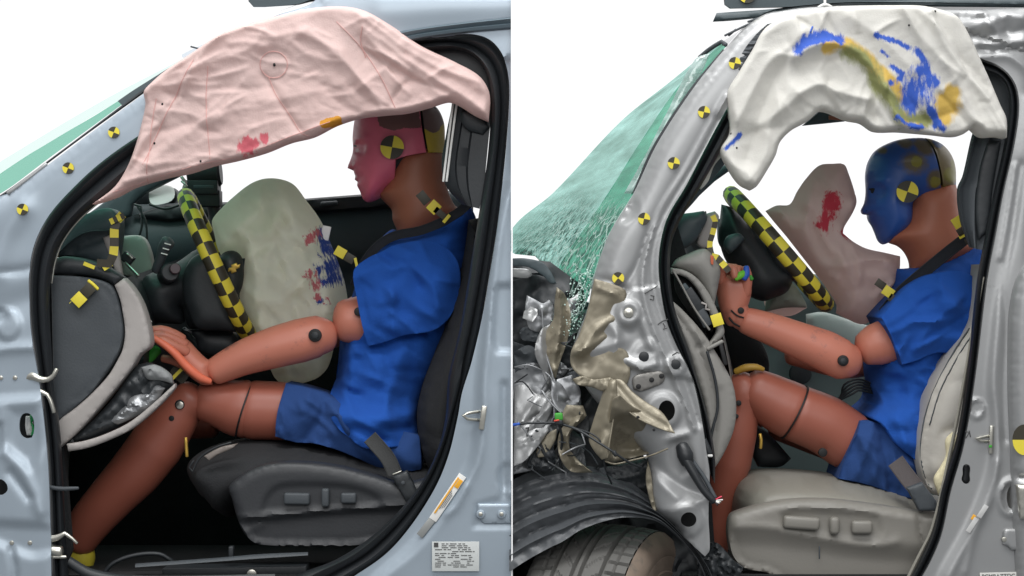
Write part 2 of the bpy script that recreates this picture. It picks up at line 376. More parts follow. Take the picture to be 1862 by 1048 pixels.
def tube(name, pts, rad, m, parent, closed=False, seg=8, conv=None, label=None, asp=1.0, smooth=True, sp=8):
    """pts (x,y,d[,r]); radius in plan units"""
    rr = [p[3] if len(p) > 3 else rad for p in pts]
    P = [tuple(p[:3]) for p in pts]
    Q = resample(P, sp, closed, smooth)
    # radius along
    arr = np.array(P, float); L = np.r_[0, np.cumsum(np.linalg.norm(np.diff(arr, axis=0), axis=1))]
    LQ = np.r_[0, np.cumsum(np.linalg.norm(np.diff(Q, axis=0), axis=1))]
    r = np.interp(LQ / (LQ[-1] + 1e-9), L / (L[-1] + 1e-9), rr) if not closed else np.full(len(Q), rad)
    W = [(conv(*q) if conv else V(*q)) for q in Q]
    n = len(W); vs = []; fs = []
    def ring(c, T, rad_):
        N = T.cross(Vector((0, 1, 0)))
        if N.length < 1e-4: N = Vector((1, 0, 0))
        N.normalize(); B = T.cross(N).normalized()
        k = []
        for j in range(seg):
            a = 2 * math.pi * j / seg
            vs.append(c + N * (math.cos(a) * rad_) + B * (math.sin(a) * rad_ * asp)); k.append(len(vs) - 1)
        return k
    rings = []
    Ts = []
    for i in range(n):
        a = W[(i - 1) % n] if closed else W[max(i - 1, 0)]; b = W[(i + 1) % n] if closed else W[min(i + 1, n - 1)]
        Ts.append((b - a).normalized() if (b - a).length > 1e-9 else Vector((1, 0, 0)))
    def sc(i): return r[i] * S * (D + Q[i][2]) / D
    if not closed:
        for e in (math.radians(80), math.radians(55), math.radians(28)):
            rings.append(ring(W[0] - Ts[0] * (sc(0) * .55 * math.sin(e)), Ts[0], sc(0) * math.cos(e)))
    for i in range(n): rings.append(ring(W[i], Ts[i], sc(i)))
    if not closed:
        for e in (math.radians(28), math.radians(55), math.radians(80)):
            rings.append(ring(W[-1] + Ts[-1] * (sc(n - 1) * .55 * math.sin(e)), Ts[-1], sc(n - 1) * math.cos(e)))
    m_ = len(rings)
    for i in range(m_ if closed else m_ - 1):
        A, B = rings[i], rings[(i + 1) % m_]
        for j in range(seg): fs.append((A[j], A[(j + 1) % seg], B[(j + 1) % seg], B[j]))
    if not closed: fs.append(tuple(rings[0][::-1])); fs.append(tuple(rings[-1]))
    me = bpy.data.meshes.new(name); me.from_pydata([tuple(v) for v in vs], [], fs)
    return finish(name, me, m, parent, True, 60, label)

def limb(name, pts, m, parent, asp=1.0, seg=24, label=None, sp=8):
    return tube(name, pts, 10, m, parent, seg=seg, asp=asp, label=label, sp=sp)

def band(name, A, B, prof, m, parent, n=60, t=6, label=None, smooth=True, crump=None, stains=None, ang=50, flip=False):
    """ruled sheet between curves A and B; prof = [(fraction across, offset towards camera)]"""
    def rs(P):
        Q = resample(P, 4, False, smooth); L = np.r_[0, np.cumsum(np.linalg.norm(np.diff(Q[:, :2], axis=0), axis=1))]
        u = np.linspace(0, L[-1], n); return np.c_[np.interp(u, L, Q[:, 0]), np.interp(u, L, Q[:, 1]), np.interp(u, L, Q[:, 2])]
    a, b = rs(A), rs(B); m_ = len(prof); vs = []; grid = np.zeros((n, m_, 3))
    for i in range(n):
        for j, (f, o) in enumerate(prof):
            q = a[i] * (1 - f) + b[i] * f; grid[i, j] = (q[0], q[1], q[2] - o)
    if crump:
        X, Y = grid[:, :, 0], grid[:, :, 1]; grid[:, :, 2] -= crump[0] * crumple(X, Y, crump[1], crump[2])
    for side in (0, 1):
        for i in range(n):
            for j in range(m_):
                q = grid[i, j]; vs.append(V(q[0], q[1], q[2] + side * t))
    K = n * m_; I = lambda i, j, s: s * K + i * m_ + j
    fs = []
    for i in range(n - 1):
        for j in range(m_ - 1):
            fs.append((I(i, j, 0), I(i + 1, j, 0), I(i + 1, j + 1, 0), I(i, j + 1, 0)))
            fs.append((I(i, j, 1), I(i, j + 1, 1), I(i + 1, j + 1, 1), I(i + 1, j, 1)))
    for i in range(n - 1):
        fs.append((I(i, 0, 0), I(i, 0, 1), I(i + 1, 0, 1), I(i + 1, 0, 0))); fs.append((I(i, m_ - 1, 0), I(i + 1, m_ - 1, 0), I(i + 1, m_ - 1, 1), I(i, m_ - 1, 1)))
    for j in range(m_ - 1):
        fs.append((I(0, j, 0), I(0, j + 1, 0), I(0, j + 1, 1), I(0, j, 1))); fs.append((I(n - 1, j, 0), I(n - 1, j, 1), I(n - 1, j + 1, 1), I(n - 1, j + 1, 0)))
    me = bpy.data.meshes.new(name); me.from_pydata([tuple(v) for v in vs], [], fs)
    if stains:
        v = []
        for side in (0, 1):
            X = grid[:, :, 0].ravel(); Y = grid[:, :, 1].ravel(); q = np.zeros(X.shape)
            for b_ in stains: q = np.maximum(q, np.clip(1.25 - np.hypot(X - b_[0], Y - b_[1]) / b_[2], 0, 1))
            v.append(q)
        at = me.attributes.new('s0', 'FLOAT', 'POINT'); at.data.foreach_set('value', np.concatenate(v).astype(np.float32))
    bm = bmesh.new(); bm.from_mesh(me); bmesh.ops.recalc_face_normals(bm, faces=bm.faces); bm.to_mesh(me); bm.free()
    return finish(name, me, m, parent, True, ang, label)

def cross(nm, k=9, bulge=6):   # rounded cross profile
    return [(i / (k - 1), bulge * math.sin(math.pi * i / (k - 1))) for i in range(k)]

def boxr(name, cx, cy, d, w_, h_, dd, m, parent, ang=0, bev=2, tiltx=0, yaw=0, label=None, roundc=0):
    bm = bmesh.new(); bmesh.ops.create_cube(bm, size=1)
    s = S * (D + d) / D
    bmesh.ops.scale(bm, vec=(w_ * s, dd * s, h_ * s), verts=bm.verts)
    if bev: bmesh.ops.bevel(bm, geom=bm.edges[:], offset=min(bev, .45 * min(w_, h_, dd)) * s, segments=3, profile=.5, affect='EDGES')
    M = Matrix.Translation(V(cx, cy, d)) @ Matrix.Rotation(math.radians(ang), 4, 'Y') @ Matrix.Rotation(math.radians(tiltx), 4, 'X') @ Matrix.Rotation(math.radians(yaw), 4, 'Z')
    bmesh.ops.transform(bm, matrix=M, verts=bm.verts)
    me = bpy.data.meshes.new(name); bm.to_mesh(me); bm.free()
    return finish(name, me, m, parent, True, 40, label)

def cyl(name, cx, cy, d, r, ln, m, parent, axis=(0, 1, 0), seg=32, bev=.15, r2=None, label=None, lathe=None):
    """lathe: list of (radius, position along axis) in plan units; otherwise a bevelled cylinder"""
    s = S * (D + d) / D
    if lathe is None:
        b = r * bev; r2 = r if r2 is None else r2
        lathe = [(0.001, -ln / 2), (r - b, -ln / 2), (r - .3 * b, -ln / 2 + .3 * b), (r, -ln / 2 + b), (r2, ln / 2 - b), (r2 - b, ln / 2), (0.001, ln / 2)]
    q = Vector((0, 0, 1)).rotation_difference(Vector(axis).normalized())
    c = V(cx, cy, d); vs = []; fs = []
    for (rr, z) in lathe:
        for j in range(seg):
            a = 2 * math.pi * j / seg; vs.append(c + q @ Vector((rr * math.cos(a) * s, rr * math.sin(a) * s, z * s)))
    for i in range(len(lathe) - 1):
        for j in range(seg): fs.append((i * seg + j, i * seg + (j + 1) % seg, (i + 1) * seg + (j + 1) % seg, (i + 1) * seg + j))
    me = bpy.data.meshes.new(name); me.from_pydata([tuple(v) for v in vs], [], fs)
    bm = bmesh.new(); bm.from_mesh(me); bmesh.ops.recalc_face_normals(bm, faces=bm.faces); bm.to_mesh(me); bm.free()
    return finish(name, me, m, parent, True, 35, label)

def target(cx, cy, d, r, parent, rot=0, name='target_sticker', tilt=None, label=None, ry=None):
    """round black and yellow quadrant marker"""
    s = S * (D + d) / D; vs = []; fs = []; mi = []; seg = 32
    q = Matrix.Rotation(math.radians(rot), 3, 'Y')
    tl = Matrix.Identity(3) if tilt is None else Matrix.Rotation(math.radians(tilt[0]), 3, 'X') @ Matrix.Rotation(math.radians(tilt[1]), 3, 'Z')
    c = V(cx, cy, d)
    for z in (-.8, .8):
        vs.append(c + tl @ (q @ Vector((0, z * s, 0))))
        for j in range(seg):
            a = 2 * math.pi * j / seg; vs.append(c + tl @ (q @ Vector((math.cos(a) * r * s, z * s, math.sin(a) * (ry or r) * s))))
    for j in range(seg):
        k = (j + 1) % seg
        fs.append((0, 1 + j, 1 + k)); mi.append((j // (seg // 4)) % 2)
        fs.append((seg + 1, seg + 2 + k, seg + 2 + j)); mi.append(1)
        fs.append((1 + j, seg + 2 + j, seg + 2 + k, 1 + k)); mi.append(1)
    me = bpy.data.meshes.new(name); me.from_pydata([tuple(v) for v in vs], [], fs)
    me.polygons.foreach_set('material_index', mi)
    return finish(name, me, [M_yel, M_tblk], parent, False, label=label)

def tape(pts, wd, cell, parent, name='checked_tape', first=0, rows=1, t=1.5, label=None):
    """ribbon facing the camera with alternating yellow and black cells"""
    Q = resample(pts, cell, False, False); L = np.r_[0, np.cumsum(np.linalg.norm(np.diff(Q[:, :2], axis=0), axis=1))]
    n = max(2, int(round(L[-1] / cell)) + 1); u = np.linspace(0, L[-1], n)
    C = np.c_[np.interp(u, L, Q[:, 0]), np.interp(u, L, Q[:, 1]), np.interp(u, L, Q[:, 2])]
    vs = []; fs = []; mi = []
    K = rows + 1
    for side in (0, 1):
        for i in range(n):
            tt = C[min(i + 1, n - 1)] - C[max(i - 1, 0)]; N = np.array([-tt[1], tt[0]]) / (np.hypot(tt[0], tt[1]) + 1e-9)
            for j in range(K):
                o = (j / rows - .5) * wd; vs.append(V(C[i][0] + N[0] * o, C[i][1] + N[1] * o, C[i][2] + side * t))
    I = lambda i, j, s: s * n * K + i * K + j
    for i in range(n - 1):
        for j in range(rows):
            c_ = (i + j + first) % 2
            fs.append((I(i, j, 0), I(i + 1, j, 0), I(i + 1, j + 1, 0), I(i, j + 1, 0))); mi.append(c_)
            fs.append((I(i, j, 1), I(i, j + 1, 1), I(i + 1, j + 1, 1), I(i + 1, j, 1))); mi.append(c_)
        for j in (0, rows): fs.append((I(i, j, 0), I(i, j, 1), I(i + 1, j, 1), I(i + 1, j, 0))); mi.append((i + first) % 2)
    me = bpy.data.meshes.new(name); me.from_pydata([tuple(v) for v in vs], [], fs); me.polygons.foreach_set('material_index', mi)
    return finish(name, me, [M_yel, M_tblk], parent, False, label=label)

def ring_wheel(name, c, u, wv, R, r, parent, nu=36, nv=8):
    """steering wheel rim: torus with checked tape cells"""
    C = V(*c); s = S * (D + c[2]) / D
    U = Vector((u[0], 0, -u[1])).normalized(); Wv = Vector((wv[0], wv[2], -wv[1])).normalized(); N = U.cross(Wv).normalized(); Wv = N.cross(U).normalized()
    sub = 3; vs = []; fs = []; mi = []; NU = nu * sub; NV = nv * 3
    for i in range(NU):
        a = 2 * math.pi * i / NU; rad = U * math.cos(a) + Wv * math.sin(a)
        for j in range(NV):
            b = 2 * math.pi * j / NV; vs.append(C + rad * ((R + r * math.cos(b)) * s) + N * (r * math.sin(b) * s))
    for i in range(NU):
        for j in range(NV):
            fs.append((i * NV + j, ((i + 1) % NU) * NV + j, ((i + 1) % NU) * NV + (j + 1) % NV, i * NV + (j + 1) % NV)); mi.append((i // sub + j // 3) % 2)
    me = bpy.data.meshes.new(name); me.from_pydata([tuple(v) for v in vs], [], fs); me.polygons.foreach_set('material_index', mi)
    bm = bmesh.new(); bm.from_mesh(me); bmesh.ops.recalc_face_normals(bm, faces=bm.faces); bm.to_mesh(me); bm.free()
    return finish(name, me, [M_yel, M_tblk], parent, True, 80)

def sheet(name, P, m, parent, t=.012, label=None):
    """thick slab from four world points"""
    a, b, c, d = [Vector(p) for p in P]; nrm = (b - a).cross(d - a).normalized() * t
    vs = [a, b, c, d, a + nrm, b + nrm, c + nrm, d + nrm]
    me = bpy.data.meshes.new(name); me.from_pydata([tuple(v) for v in vs], [], [(0, 1, 2, 3), (7, 6, 5, 4), (0, 4, 5, 1), (1, 5, 6, 2), (2, 6, 7, 3), (3, 7, 4, 0)])
    bm = bmesh.new(); bm.from_mesh(me); bmesh.ops.recalc_face_normals(bm, faces=bm.faces); bm.to_mesh(me); bm.free()
    return finish(name, me, m, parent, False, label=label)

def text(name, s_, x, y, d, size, m, parent, ang=0):
    cu = bpy.data.curves.new(name, 'FONT'); cu.body = s_; cu.size = size * S; cu.extrude = .3 * S
    o = bpy.data.objects.new('tmp', cu); col.objects.link(o); bpy.context.view_layer.update()
    me = bpy.data.meshes.new_from_object(o); bpy.data.objects.remove(o)
    M = Matrix.Translation(V(x, y, d)) @ Matrix.Rotation(math.radians(ang), 4, 'Y') @ Matrix.Rotation(math.pi / 2, 4, 'X')
    me.transform(M); me.name = name
    return finish(name, me, m, parent, False)

# ------------------------------------------------------------------ palette
M_yel = mat('yellow_tape', (222, 205, 62), .55, var=.06)
M_tblk = mat('black_tape', (52, 48, 34), .5, var=.1)
M_silL = mat('blue_silver_paint', (156, 168, 178), .42, .45, var=.03, vs=3, bump=.02, bs=12, coat=.2)
M_silR = mat('warm_silver_paint', (156, 157, 157), .4, .55, var=.05, vs=4, bump=.02, bs=12, coat=.15, dirt=((95, 93, 90), 9, .66))
M_beige = mat('bent_primer_steel', (132, 125, 108), .38, .3, var=.15, vs=9, bump=.05, bs=22, dirt=((84, 76, 62), 14, .54))
M_steel = mat('bright_torn_steel', (146, 148, 150), .4, .65, var=.2, vs=20, bump=.2, bs=40)
M_zinc = mat('zinc_plated_steel', (196, 194, 184), .28, .9, var=.15, vs=30, bump=.1)
M_rub = mat('black_rubber_seal', (30, 33, 36), .42, var=.15, bump=.05)
M_blk = mat('black_plastic', (36, 40, 43), .5, var=.15, bump=.1, bs=120)
M_blkd = mat('dark_carpet', (20, 22, 24), .95, var=.3, vs=40, bump=.4, bs=150)
M_char = mat('charcoal_plastic', (62, 67, 71), .6, var=.06, bump=.12, bs=200)
M_teal = mat('dark_slate_trim', (58, 70, 74), .5, var=.08, bump=.08, bs=90)
M_grey = mat('light_grey_trim', (160, 155, 151), .55, var=.04, bump=.08, bs=120)
M_gdash = mat('warm_grey_trim', (128, 126, 121), .55, var=.06, bump=.1, bs=140)
M_gseat = mat('grey_seat_leather', (130, 127, 118), .5, var=.06, bump=.14, bs=120)
M_bseat = mat('black_seat_fabric', (34, 35, 37), .9, var=.15, vs=60, bump=.3, bs=260)
M_bshield = mat('seat_side_plastic', (42, 44, 47), .5, var=.06, bump=.1, bs=160)
M_gshield = mat('grey_side_plastic', (124, 121, 114), .48, var=.05, bump=.08, bs=160)
M_skin = mat('vinyl_skin', (196, 121, 100), .42, var=.09, vs=8, bump=.06, bs=30, dirt=((140, 96, 86), 14, .58))
M_leg_shaded = mat('shaded_leg_skin', (156, 90, 73), .42, var=.1, vs=6, bump=.06, bs=30, dirt=((104, 70, 62), 5, .64))  # same vinyl skin, darkened so the colour carries the shade over the legs
M_neck = mat('brown_rubber_skin', (150, 92, 68), .5, var=.15, vs=5, bump=.05)
M_hole = mat('dark_hole', (14, 14, 15), .6)
M_shirt = mat('royal_blue_cotton', (18, 78, 164), .92, var=.1, vs=14, bump=.3, bs=300, fold=0, fs=16)
M_short = mat('navy_cotton', (32, 66, 122), .92, var=.1, vs=14, bump=.3, bs=300, fold=0, fs=14)
M_belt = mat('belt_webbing', (44, 45, 45), .75, var=.08, bump=.3, bs=300)
M_sb = mat('steering_airbag_cloth', (248, 248, 232), .75, trans=.6, var=.05, fold=0, fs=22, bump=.2, bs=260, stains=[((60, 84, 168), .45, 80, .5, 4.4), ((214, 120, 128), .45, 90, .5, 5)])
M_sbR = mat('grey_airbag_cloth', (228, 208, 203), .8, trans=.6, var=.06, fold=0, fs=20, bump=.2, bs=260, stains=[((206, 70, 88), .5, 80, .9, 4.2)])
M_cur = mat('pink_airbag_cloth', (228, 200, 194), .7, trans=.3, var=.04, fold=0, fs=16, bump=.2, bs=260, stains=[((222, 110, 122), .35, 60, -.5, 3.2), ((226, 160, 50), .1, 20)])
M_curR = mat('white_airbag_cloth', (224, 222, 215), .75, trans=.3, var=.03, fold=0, fs=14, bump=.2, bs=260,
             stains=[((226, 190, 96), .5, 26, .9, 1.8), ((150, 154, 100), .8, 40, .8, 2.4), ((62, 102, 205), .6, 60, -.7, 3.6)])
M_seam = mat('red_stitching', (212, 160, 154), .8)
M_white = mat('white_label', (226, 226, 222), .5, var=.02)
M_gold = mat('gold_emblem', (196, 160, 74), .35, .6)
M_ink = mat('printing_ink', (70, 70, 70), .7)
M_org = mat('orange_label', (232, 168, 40), .6)
M_tyre = mat('tyre_rubber', (92, 91, 88), .7, var=.15, vs=12, bump=.2, bs=60, dirt=((122, 112, 98), 7, .6))
M_sidew = mat('dusty_sidewall', (124, 110, 97), .85, var=.2, vs=14, bump=.15, bs=60, dirt=((88, 84, 78), 9, .56))
M_liner = mat('arch_liner_plastic', (74, 77, 80), .42, var=.15, vs=8, bump=.25, bs=30, dirt=((110, 108, 102), 14, .68))
M_pink = mat('pink_painted_head', (218, 104, 126), .4, var=.12, vs=9, bump=.06, bs=40, stains=[((120, 84, 80), .06, 14), ((232, 180, 190), .5, 30)])
M_capL = mat('yellow_painted_cap', (192, 164, 50), .4, var=.2, vs=14, bump=.06, bs=40, stains=[((112, 82, 78), .06, 14)])
M_blueh = mat('blue_painted_head', (44, 82, 152), .38, var=.15, vs=9, bump=.06, bs=40, stains=[((100, 88, 70), .5, 12), ((132, 124, 46), .2, 18)])
M_capR = mat('mottled_cap', (116, 100, 62), .38, var=.2, vs=12, bump=.06, bs=40, stains=[((128, 122, 50), .3, 16), ((40, 66, 110), .3, 14)])
M_green = mat('green_paint_tape', (60, 150, 50), .6)
M_bluep = mat('blue_finger_paint', (40, 90, 190), .5)
M_orp = mat('orange_hand_skin', (232, 120, 90), .45, var=.1)
G_teal = glassmat('teal_glass_edge', (.46, .76, .66), .14)
G_pale = glassmat('pale_glass', (.90, .98, .96), .06)
G_crk = glassmat('cracked_teal_glass', (.64, .89, .81), .1, rough=.15, crack=1, milky=.03, mtint=(.72, .92, .86))
G_crk2 = glassmat('shattered_teal_glass', (.33, .70, .57), .12, rough=.15, crack=1, milky=.03, mtint=(.80, .95, .90))
#PARTS
# ------------------------------------------------------------------ setting
fl = sheet('studio_floor', [(-7, -6, -1.02), (7, -6, -1.02), (7, 4.5, -1.02), (-7, 4.5, -1.02)], mat('studio_floor_grey', (88, 90, 92), .6, var=.1, vs=2), None, -.05)
tag(fl, kind='structure')
pw = sheet('divider_panel', [(-0.0016, -0.06, -1.02), (0.0016, -0.06, -1.02), (0.0016, -0.06, 0.95), (-0.0016, -0.06, 0.95)], mat('white_board', (250, 250, 250), .6, var=0), None, -1.9)
tag(pw, 'thin white upright board standing between the two cut-open cars', 'divider')

# ================================================================== LEFT CAR
carL = empty('car', 400, 1060, 300, 'blue-silver car with its door off, pink curtain airbag and black seat', 'car')
seal_out = [(95,1075),(92,960),(88,850),(80,760),(72,700),(62,640),(55,590),(52,520),(56,470),(68,430),(92,388),(130,345),(178,300),(240,255),(330,200),(450,140),(600,95),(735,72),(800,66),(855,62),(890,72),(913,98),(924,135),(926,180),(921,260),(914,330),(903,420),(890,500),(876,580),(857,660),(840,715),(832,760),(815,830),(790,890),(745,960),(700,1010),(640,1052),(600,1078)]
outerL = [(929,1075),(929,-25),(600,-25),(560,5),(500,25),(420,62),(350,103),(300,137),(260,166),(160,240),(85,296),(40,330),(20,345),(-22,372),(-22,1075)]
feL = [('c', [(-20,497),(30,493),(62,488)], 5, -5), ('c', [(-20,640),(20,634),(62,632)], 6, 6), ('r', [(0,560),(50,545)], 25, -5),
       ('r', [(40,380),(8,430),(-10,490)], 22, 8), ('d', -5, 575, 14, 10, -6, .6), ('d', 15, 590, 18, 22, 5, .5),
       ('p', [(-20,728),(75,722),(84,800),(88,955),(-20,950)], 12, 8), ('p', [(20,745),(68,742),(75,810),(55,850),(15,815)], 14, -7),
       ('r', [(10,820),(40,850),(60,890),(75,930)], 10, 5), ('r', [(20,860),(55,905)], 8, -5), ('p', [(-20,980),(30,1000),(60,1010),(95,1005),(100,1078),(-20,1078)], 12, 7),
       ('r', [(20,1000),(28,1040),(24,1078)], 6, -6), ('p', [(-20,770),(4,770),(6,820),(-20,830)], 6, -7),
       # B pillar pressings
       ('s', [(929,110),(928,300),(905,400),(889,520),(882,600),(872,690),(868,780),(855,850),(815,920),(760,990),(690,1050),(660,1078)], 12, -13, [(500,1090),(500,400),(800,50)]),
       ('c', [(928,330),(908,430),(896,520),(888,600),(880,690),(880,760),(868,840),(830,905),(790,955),(730,1015),(680,1060)], 5, 4),
       ('p', [(900,530),(905,520),(935,518),(935,640),(905,640),(897,620)], 6, -6),
       ('p', [(912,905),(935,905),(935,960),(860,960),(866,918)], 5, -3), ('r', [(700,20),(932,8)], 30, 6),
       ('r', [(917,700),(916,900)], 6, -6), ('c', [(848,885),(835,915),(828,925),(812,935)], 4, 3), ('d', 922, 868, 14, 20, -4, .4)]
FS['body_side'] = .9
bodyL = relief('body_side', outerL + seal_out, 0, M_silL, carL, h=26, R=34, t=5, sp=6, feats=feL, noise=(1.2, 90), smooth=True, sm=3,
               holes=[[(36,764),(42,753),(53,752),(61,762),(62,785),(58,796),(46,797),(37,788)], [(-6,873),(4,871),(14,880),(15,892),(4,900),(-6,898)]], ref=outerL[1:14]+[(-22,372),(-60,372),(-60,1200),(1200,1200),(1200,-25)])
boxr('slot_backing', 48, 775, 30, 44, 62, 4, M_hole, bodyL.o)
relief('white_clip', [(46,757),(58,757),(60,775),(56,792),(48,792),(45,775)], 18, M_white, bodyL.o, h=3, R=5, t=3, sp=3, crump=(5, 8, 2))
relief('green_clip', [(54,755),(62,757),(61,765),(57,768),(61,775),(62,788),(55,794),(58,780),(55,770)], 14, mat('green_plastic', (30,150,80), .4), bodyL.o, h=2, R=4, t=3, sp=3)
boxr('slot_backing', 2, 886, 30, 44, 44, 4, M_hole, bodyL.o)
# rust scratches
for (x, y, w_, a) in ((30,892,16,50),(36,900,18,52),(42,905,10,40),(78,880,12,60),(8,560,14,10)):
    pass
# roof dark gutter strip
band('roof_gutter_seal', [(640,80,-36),(735,56,-36),(830,42,-36),(929,31,-36)], [(640,100,-30),(760,72,-30),(850,60,-30),(929,53,-30)], [(0,0),(.15,5),(.5,2),(.6,6),(.85,6),(1,0)], mat('gutter_grey', (84,98,106), .4, .3), carL, t=4)
# roof skin to far side
band('roof_panel', [(335,112,15),(350,100,12),(420,60,10),(500,24,10),(570,-2,10),(650,-28,10),(929,-30,10)], [(330,100,900),(345,92,900),(420,58,900),(500,24,900),(570,-2,900),(650,-40,900),(929,-45,900)], [(0,0),(.25,0),(.5,0),(.75,0),(1,0)], M_silL, carL, t=10)
tube('roof_ditch_strip', [(347,85,80),(366,90,80)], 1.6, M_char, carL)
# windshield
gl = [(-22,366,30),(20,340,30),(85,291,30),(160,236,30),(255,166,30),(300,134,30),(345,104,30)]
band('windshield_edge_seal', [(-22,374,14),(20,348,14),(85,299,14),(160,243,14),(260,171,14),(345,110,14)], [(-22,369,14),(20,342,14),(85,294,14),(160,238,14),(256,166,14),(345,103,14)], [(0,0),(.5,2),(1,0)], M_blk, carL, t=6)
tube('windshield_molding', [(15,352,-8),(50,326,-6),(84,299,-2)], 4, M_silR, carL)
band('windshield', gl, [(-22,331,480),(50,283,480),(75,268,480),(125,238,480),(170,212,480),(215,184,480),(300,134,480),(335,110,480)], [(0,0),(.3,1),(.6,1),(1,0)], G_teal, carL, t=3)
wl = bpy.data.objects['windshield']
band('far_glass', [(-22,331,484),(75,268,484),(125,238,484),(215,184,484),(300,134,484),(345,104,484)], [(-22,308,1000),(60,258,1000),(130,216,1000),(215,168,1000),(300,124,1000),(345,100,1000)], [(0,0),(.5,0),(1,0)], G_pale, wl, t=3)
band('shade_band', [(214,184,28),(240,166,28),(270,147,28),(345,100,28)], [(222,192,24),(258,168,24),(290,146,24),(345,108,24)], [(0,0),(1,0)], M_teal, wl, t=2)
# door seal
seal_in = [(128,1075),(122,1010),(118,950),(114,850),(108,770),(98,700),(94,640),(90,560),(92,515),(98,478),(112,440),(146,396),(205,347),(262,300),(340,240),(450,180),(600,130),(735,105),(790,92),(840,92),(868,108),(884,135),(891,165),(892,215),(886,290),(878,345),(864,430),(850,520),(838,590),(824,650),(815,690),(810,760),(795,820),(765,880),(720,935),(670,980),(610,1018),(540,1045),(480,1078)]
band('door_seal', seal_out, seal_in, [(0,-6),(.08,6),(.2,9),(.34,3),(.42,-3),(.5,8),(.72,12),(.88,6),(1,-8)], M_rub, carL, n=260, t=14)
# inner bright lip of the opening on the A pillar side
tube('opening_lip', [(205,348,14),(146,398,14),(114,440,14),(100,478,14),(94,515,14)], 1.8, M_zinc, carL)
band('rear_trim_panel', [(817,180,30),(822,185,30),(812,240,30),(803,300,30),(812,340,30),(840,372,30)], [(893,190,20),(893,215,20),(890,240,20),(884,300,20),(880,340,20),(872,380,20)], [(0,-4),(.1,2),(.3,8),(.34,0),(.55,0),(.6,6),(1,4)], M_blk, carL, t=8)
for xa, xb in ((831,812),(824,806)):
    tube('white_gap_strip', [(xa,186,22),((xa+xb)/2,255,22),(xb,330,22)], 2.2, M_white, carL)  # white strips stand in for the bright backdrop showing through rear window gaps
relief('belt_guide', [(838,200),(872,205),(890,232),(878,245),(850,236),(838,220)], 14, M_blk, carL, h=8, R=10, t=6, sp=5)

# stickers
for x, y in ((207,241),(124,306),(41,381)):
    target(x, y, bodyL.surf(x, y) - 3, 10.5, bodyL.o, rot=22)
# hinges
def hinge(x0, y0, x1, parent, bolts, arm):
    q = relief('hinge', [(x0,y0-14),(x1-6,y0-14),(x1,y0-8),(x1+4,y0+12),(x1-12,y0+15),(x0,y0+14)], -12, M_silL, parent, h=5, R=5, t=14, sp=4, smooth=False)
    for bx in bolts: cyl('bolt', bx, y0 + 1, -20, 8, 7, M_silL, q.o); cyl('bolt', bx, y0 + 1, -24, 4.5, 8, M_zinc, q.o, seg=6)
    for a in arm: tube('hinge_arm', a, 4, M_zinc, q.o)
hinge(-22, 686, 52, bodyL.o, (2, 28), ([(48,690,-16,8),(60,684,-22,9),(72,690,-24,7),(88,690,-26,5),(98,682,-28,4),(103,672,-28,4)], [(58,700,-16,6),(72,712,-20,6),(86,718,-22,4),(94,735,-22,4),(98,750,-22,3.5)]))
hinge(14, 986, 76, bodyL.o, (22, 55), ([(70,984,-16,7),(104,978,-20,6),(118,970,-22,4),(132,980,-22,3),(140,988,-22,3)], [(76,1000,-12,12),(110,1003,-14,11)], [(80,1013,-16,4),(120,1013,-18,3)]))
tube('check_strap', [(88,886,-8,4),(108,889,-12,4),(124,889,-14,4),(142,888,-14,3)], 3, M_char, bodyL.o)
# striker
st = group('striker', bodyL.o)
boxr('striker_plate', 878, 760, bodyL.surf(878,760) - 4, 10, 44, 5, M_zinc, st, ang=8); tube('striker_loop', [(874,748,-22),(850,752,-34),(842,756,-36),(850,762,-34),(874,764,-22)], 3, M_zinc, st)
for yy in (742, 778): cyl('screw', 878, yy, -14, 5, 8, M_zinc, st)
# pressed hinge plate, marks
hp = relief('hinge_plate', [(868,916),(929,916),(929,953),(880,953),(866,940)], bodyL.surf(895,935) - 3, M_silL, bodyL.o, h=4, R=4, t=5, sp=4, smooth=False)
for bx in (874, 912): cyl('bolt', bx, 935, hp.dep - 7, 8, 8, M_silL, hp.o); cyl('bolt', bx, 935, hp.dep - 11, 4, 6, M_zinc, hp.o, seg=6)
for i in range(6): tube('pressed_mark', [(910+(i%2)*3,548+i*14,-3),(922-(i%3)*2,544+i*14,-3),(920,552+i*14,-3)], 1.6, M_silL, bodyL.o)
# labels
lab = group('warning_label', bodyL.o)
boxr('paper', 814, 905, bodyL.surf(814,905) - 9, 98, 15, 1.5, M_white, lab, ang=-56, bev=.4)
dl = bodyL.surf(814, 905) - 10.5
boxr('orange_strip', 812, 901, dl, 78, 3, 1, M_org, lab, ang=-56, bev=.2); boxr('orange_block', 834, 880, dl, 17, 8, 1, M_org, lab, ang=-56, bev=.2)
for i in range(4):
    off = -1 + i * 2.6; boxr('print_line', 806 + off * .83 + 3, 914 + off * .56 - 6, dl, 46 - 6 * i, .8, .6, M_ink, lab, ang=-56, bev=0)
boxr('silver_tag', 775, 959, bodyL.surf(775,959) - 8, 40, 13, 1.5, mat('grey_tag', (150,152,150), .4, .4), bodyL.o, ang=-52, bev=.4)
sl = group('data_label', bodyL.o); d0 = bodyL.surf(828, 1012) - 5
boxr('paper', 828.5, 1012, d0, 86, 54, 1.5, mat('grey_paper', (196,200,198), .5, var=.05), sl, bev=.4)
boxr('emblem_square', 793, 991, d0 - 1.2, 8, 8, .8, M_ink, sl, bev=0)
rnd = random.Random(4)
for i in range(13):
    y = 989 + i * 3.5; x = 803 if i < 3 else 791
    while x < 864:
        l = rnd.uniform(3, 13)
        if rnd.random() < .82 and not (864 - x < l): boxr('print_line', x + l/2, y, d0 - 1.2, l, 1.1, .6, M_ink, sl, bev=0)
        x += l + rnd.uniform(1.5, 4)
        if i in (5,) and x > 830: break
